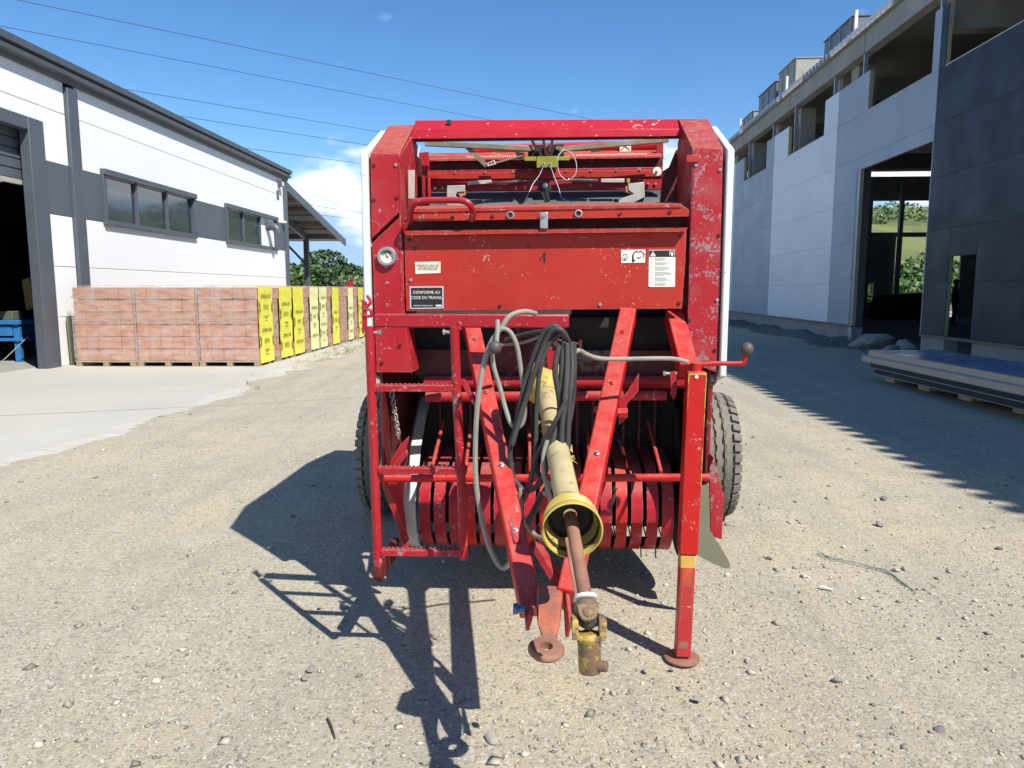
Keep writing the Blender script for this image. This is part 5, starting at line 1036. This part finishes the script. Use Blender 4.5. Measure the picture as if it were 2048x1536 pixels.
# chain
for i in range(12):
    f = i / 11; c = B(784 + 13 * f, 790 + 82 * f, .12); rt = R(90) if i % 2 else 0
    pts = [c + V((math.cos(rt) * .009 * math.cos(t), math.sin(rt) * .009 * math.cos(t), .0165 * math.sin(t))) for t in [2 * math.pi * k / 12 for k in range(13)]]
    MB().path(pts, .0028, 6).build('chain_link', steel, bal)

# ================================================================== loose things on the ground
def pebbles(n, ylo, yhi, s0, s1, fx):
    Y = np.exp(rng.uniform(math.log(ylo), math.log(yhi), n)); X = rng.uniform(-1, 1, n) * (Y * .82 + .9); keep = (X > -4.0 + rng.normal(0, .12, n)) & (X < 7.6); X, Y = X[keep], Y[keep]; k = len(X)
    cl = np.sin(X * 1.9 + Y * .7) * np.sin(Y * 1.4 - X * .8) + rng.normal(0, .8, k); q = cl > -.35; X, Y = X[q], Y[q]; k = len(X)
    s = s0 * (s1 / s0) ** (rng.uniform(0, 1, k) ** fx)
    base = np.array([(1, 0, 0), (0, 1, 0), (-1, 0, 0), (0, -1, 0), (0, 0, 1), (.0, 0, -1)], float)
    v = base[None] * (1 + rng.uniform(-.35, .35, (k, 6, 1))); v[:, 4, :2] += rng.uniform(-.45, .45, (k, 2)); v[:, :, 2] *= rng.uniform(.4, .8, (k, 1)); v[:, :4, 2] += rng.uniform(-.2, .2, (k, 4))
    a = rng.uniform(0, 6.28, k); c, sn = np.cos(a)[:, None], np.sin(a)[:, None]; el_ = rng.uniform(.7, 1.5, (k, 1))
    vx = (v[:, :, 0] * el_); w_ = np.stack([vx * c - v[:, :, 1] * sn, vx * sn + v[:, :, 1] * c, v[:, :, 2]], -1) * s[:, None, None]
    w_ += np.stack([X, Y, und(X, Y) + s * .2], -1)[:, None]
    fs = np.array([(0, 1, 4), (1, 2, 4), (2, 3, 4), (3, 0, 4), (1, 0, 5), (2, 1, 5), (3, 2, 5), (0, 3, 5)]); fa = (fs[None] + (np.arange(k) * 6)[:, None, None]).reshape(-1, 3)
    me = bpy.data.meshes.new('gravel'); me.vertices.add(k * 6); me.vertices.foreach_set('co', w_.reshape(-1).astype(np.float32)); nf = len(fa)
    me.loops.add(nf * 3); me.polygons.add(nf); me.loops.foreach_set('vertex_index', fa.reshape(-1).astype(np.int32)); me.polygons.foreach_set('loop_start', np.arange(0, nf * 3, 3, dtype=np.int32)); me.update(calc_edges=True)
    at_ = me.attributes.new('tint', 'FLOAT', 'POINT'); at_.data.foreach_set('value', np.repeat(np.clip(rng.normal(.5, .28, k), 0, 1), 6).astype(np.float32)); me.materials.append(stone_m)
    return me
tag(link('gravel', pebbles(60000, 1.75, 15, .0018, .009, 2.3)), 'loose fine gravel scattered over the yard', 'gravel', kind='stuff')
tag(link('coarse_gravel', pebbles(3200, 1.8, 16, .008, .023, 3.2)), 'coarser grey chippings scattered over the yard', 'gravel', kind='stuff')
rk = [rock_mesh(i) for i in range(6)]
for i, m in enumerate(rk): m.materials.append(mat('yard_stone_%d' % i, ((.23, .22, .205), (.33, .305, .26), (.17, .165, .16), (.36, .33, .28), (.27, .25, .22), (.20, .19, .185))[i], .9, var=.25, vs=20, bump=.3, bs=40))
st = [(985, 1480, .026, 3, 'pale stone lying beside the hitch shadow'), (622, 1340, .017, 0, 'grey stone left of the hose shadow'), (1293, 1342, .018, 1, 'pale stone right of the driveshaft yoke'), (1345, 1340, .012, 4, 'small stone beside the jack foot'), (1768, 1000, .028, 2, 'dark stone in the sunlit gravel by the building shadow'), (1997, 1100, .024, 2, 'dark stone at the right edge of the yard'), (1865, 1190, .018, 3, 'pale stone just below the end of the blue twine'), (1560, 957, .024, 2, 'dark stone right of the tyre'), (1658, 975, .024, 0, 'grey stone among the pebbles right of the tyre'), (1654, 998, .02, 1, 'pale stone nearest the cluster right of the tyre'),
      (1715, 930, .022, 0, 'grey stone close to the building shadow edge'), (1538, 1120, .022, 2, 'flat dark stone left of the blue twine'), (1553, 1142, .018, 1, 'flat pale stone below the flat dark one'), (1793, 1142, .022, 3, 'pale flat stone above the twine end'), (1700, 900, .03, 3, 'whitish stone in line with the shadow edge'), (1810, 1140, .02, 3, 'pale stone beside the flat one above the twine'), (1675, 1362, .02, 0, 'flat grey stone low on the right'), (1395, 1400, .016, 4, 'brown stone below the jack'), (1760, 1050, .026, 0, 'long grey stone right of the shield'), (1985, 1058, .02, 5, 'dark pebble near the right frame edge'),
      (640, 1215, .012, 1, 'small pale stone inside the ladder shadow'), (300, 1333, .018, 4, 'flat grey stone low on the left'), (610, 1358, .014, 0, 'grey stone just below the one left of the hose shadow'), (1880, 1465, .02, 2, 'dark stone low at the right'), (1475, 975, .02, 5, 'stone close behind the right tyre'), (1590, 1005, .016, 5, 'dark stone between tyre and twine'), (1250, 1222, .014, 1, 'pale stone under the drawbar')]
for px, py, s, k, lb in st:
    p_ = gnd(px, py); o = link('stone', rk[k], None, (p_.x, p_.y, s * .32), (rng.uniform(-.2, .2), rng.uniform(-.2, .2), rng.uniform(0, 6)), (s * rng.uniform(1, 1.4), s, s * .9)); tag(o, lb, 'stone', 'loose stones on the yard')
tw = MB()
for j in range(3):
    pts = [(1634, 1108), (1665, 1119), (1700, 1125), (1735, 1136), (1770, 1146), (1800, 1166), (1828, 1186)]
    tw.path(spl([gnd(x + rng.uniform(-3, 3), y + rng.uniform(-2, 2)) + V((0, 0, .006 + .003 * j)) for x, y in pts], 6)  , .0017, 5)
tag(tw.build('blue_twine', mat('teal_twine', (.10, .24, .25), .7, var=.3, vs=30, dirt=(.3, .27, .2), damt=.5, ds=20)), 'frayed blue green twine lying on the gravel', 'twine')
sc_ = MB().box((0, 0, 0), (.055, .014, .006)).build('plastic_scrap', label_w); sc_.location = gnd(1640, 1180) + V((0, 0, .012)); sc_.rotation_euler = (.1, .1, -.5); tag(sc_, 'small white plastic strip on the gravel below the twine', 'scrap')
tg = MB().path(spl([gnd(655, 1440) + V((0, 0, .008)), gnd(663, 1458) + V((0, 0, .012)), gnd(670, 1480) + V((0, 0, .006))], 5), .003, 5).build('twig', bark); tag(tg, 'thin dry twig lying at lower left of the shadow', 'twig')
cb = MB().path(spl([gnd(-60, 838) + V((0, 0, .022)), gnd(200, 826) + V((0, 0, .024)), gnd(420, 814) + V((0, 0, .016)), gnd(600, 803) + V((0, 0, .012)), gnd(730, 795) + V((0, 0, .015)), gnd(860, 788) + V((0, 0, .01))], 8), .003, 6).build('ground_cable', cable_g); tag(cb, 'thin dark cable running across the concrete to the baler', 'cable')
cb = MB().path(spl([(-9.9, 13.9, .03), (-9.5, 13.6, .04), (-9.3, 13.9, .35), (-9.2, 14.1, .55)], 8), .008, 6).build('bench_cable', cable_g); tag(cb, 'thin grey cable hanging from the blue workbench', 'cable')
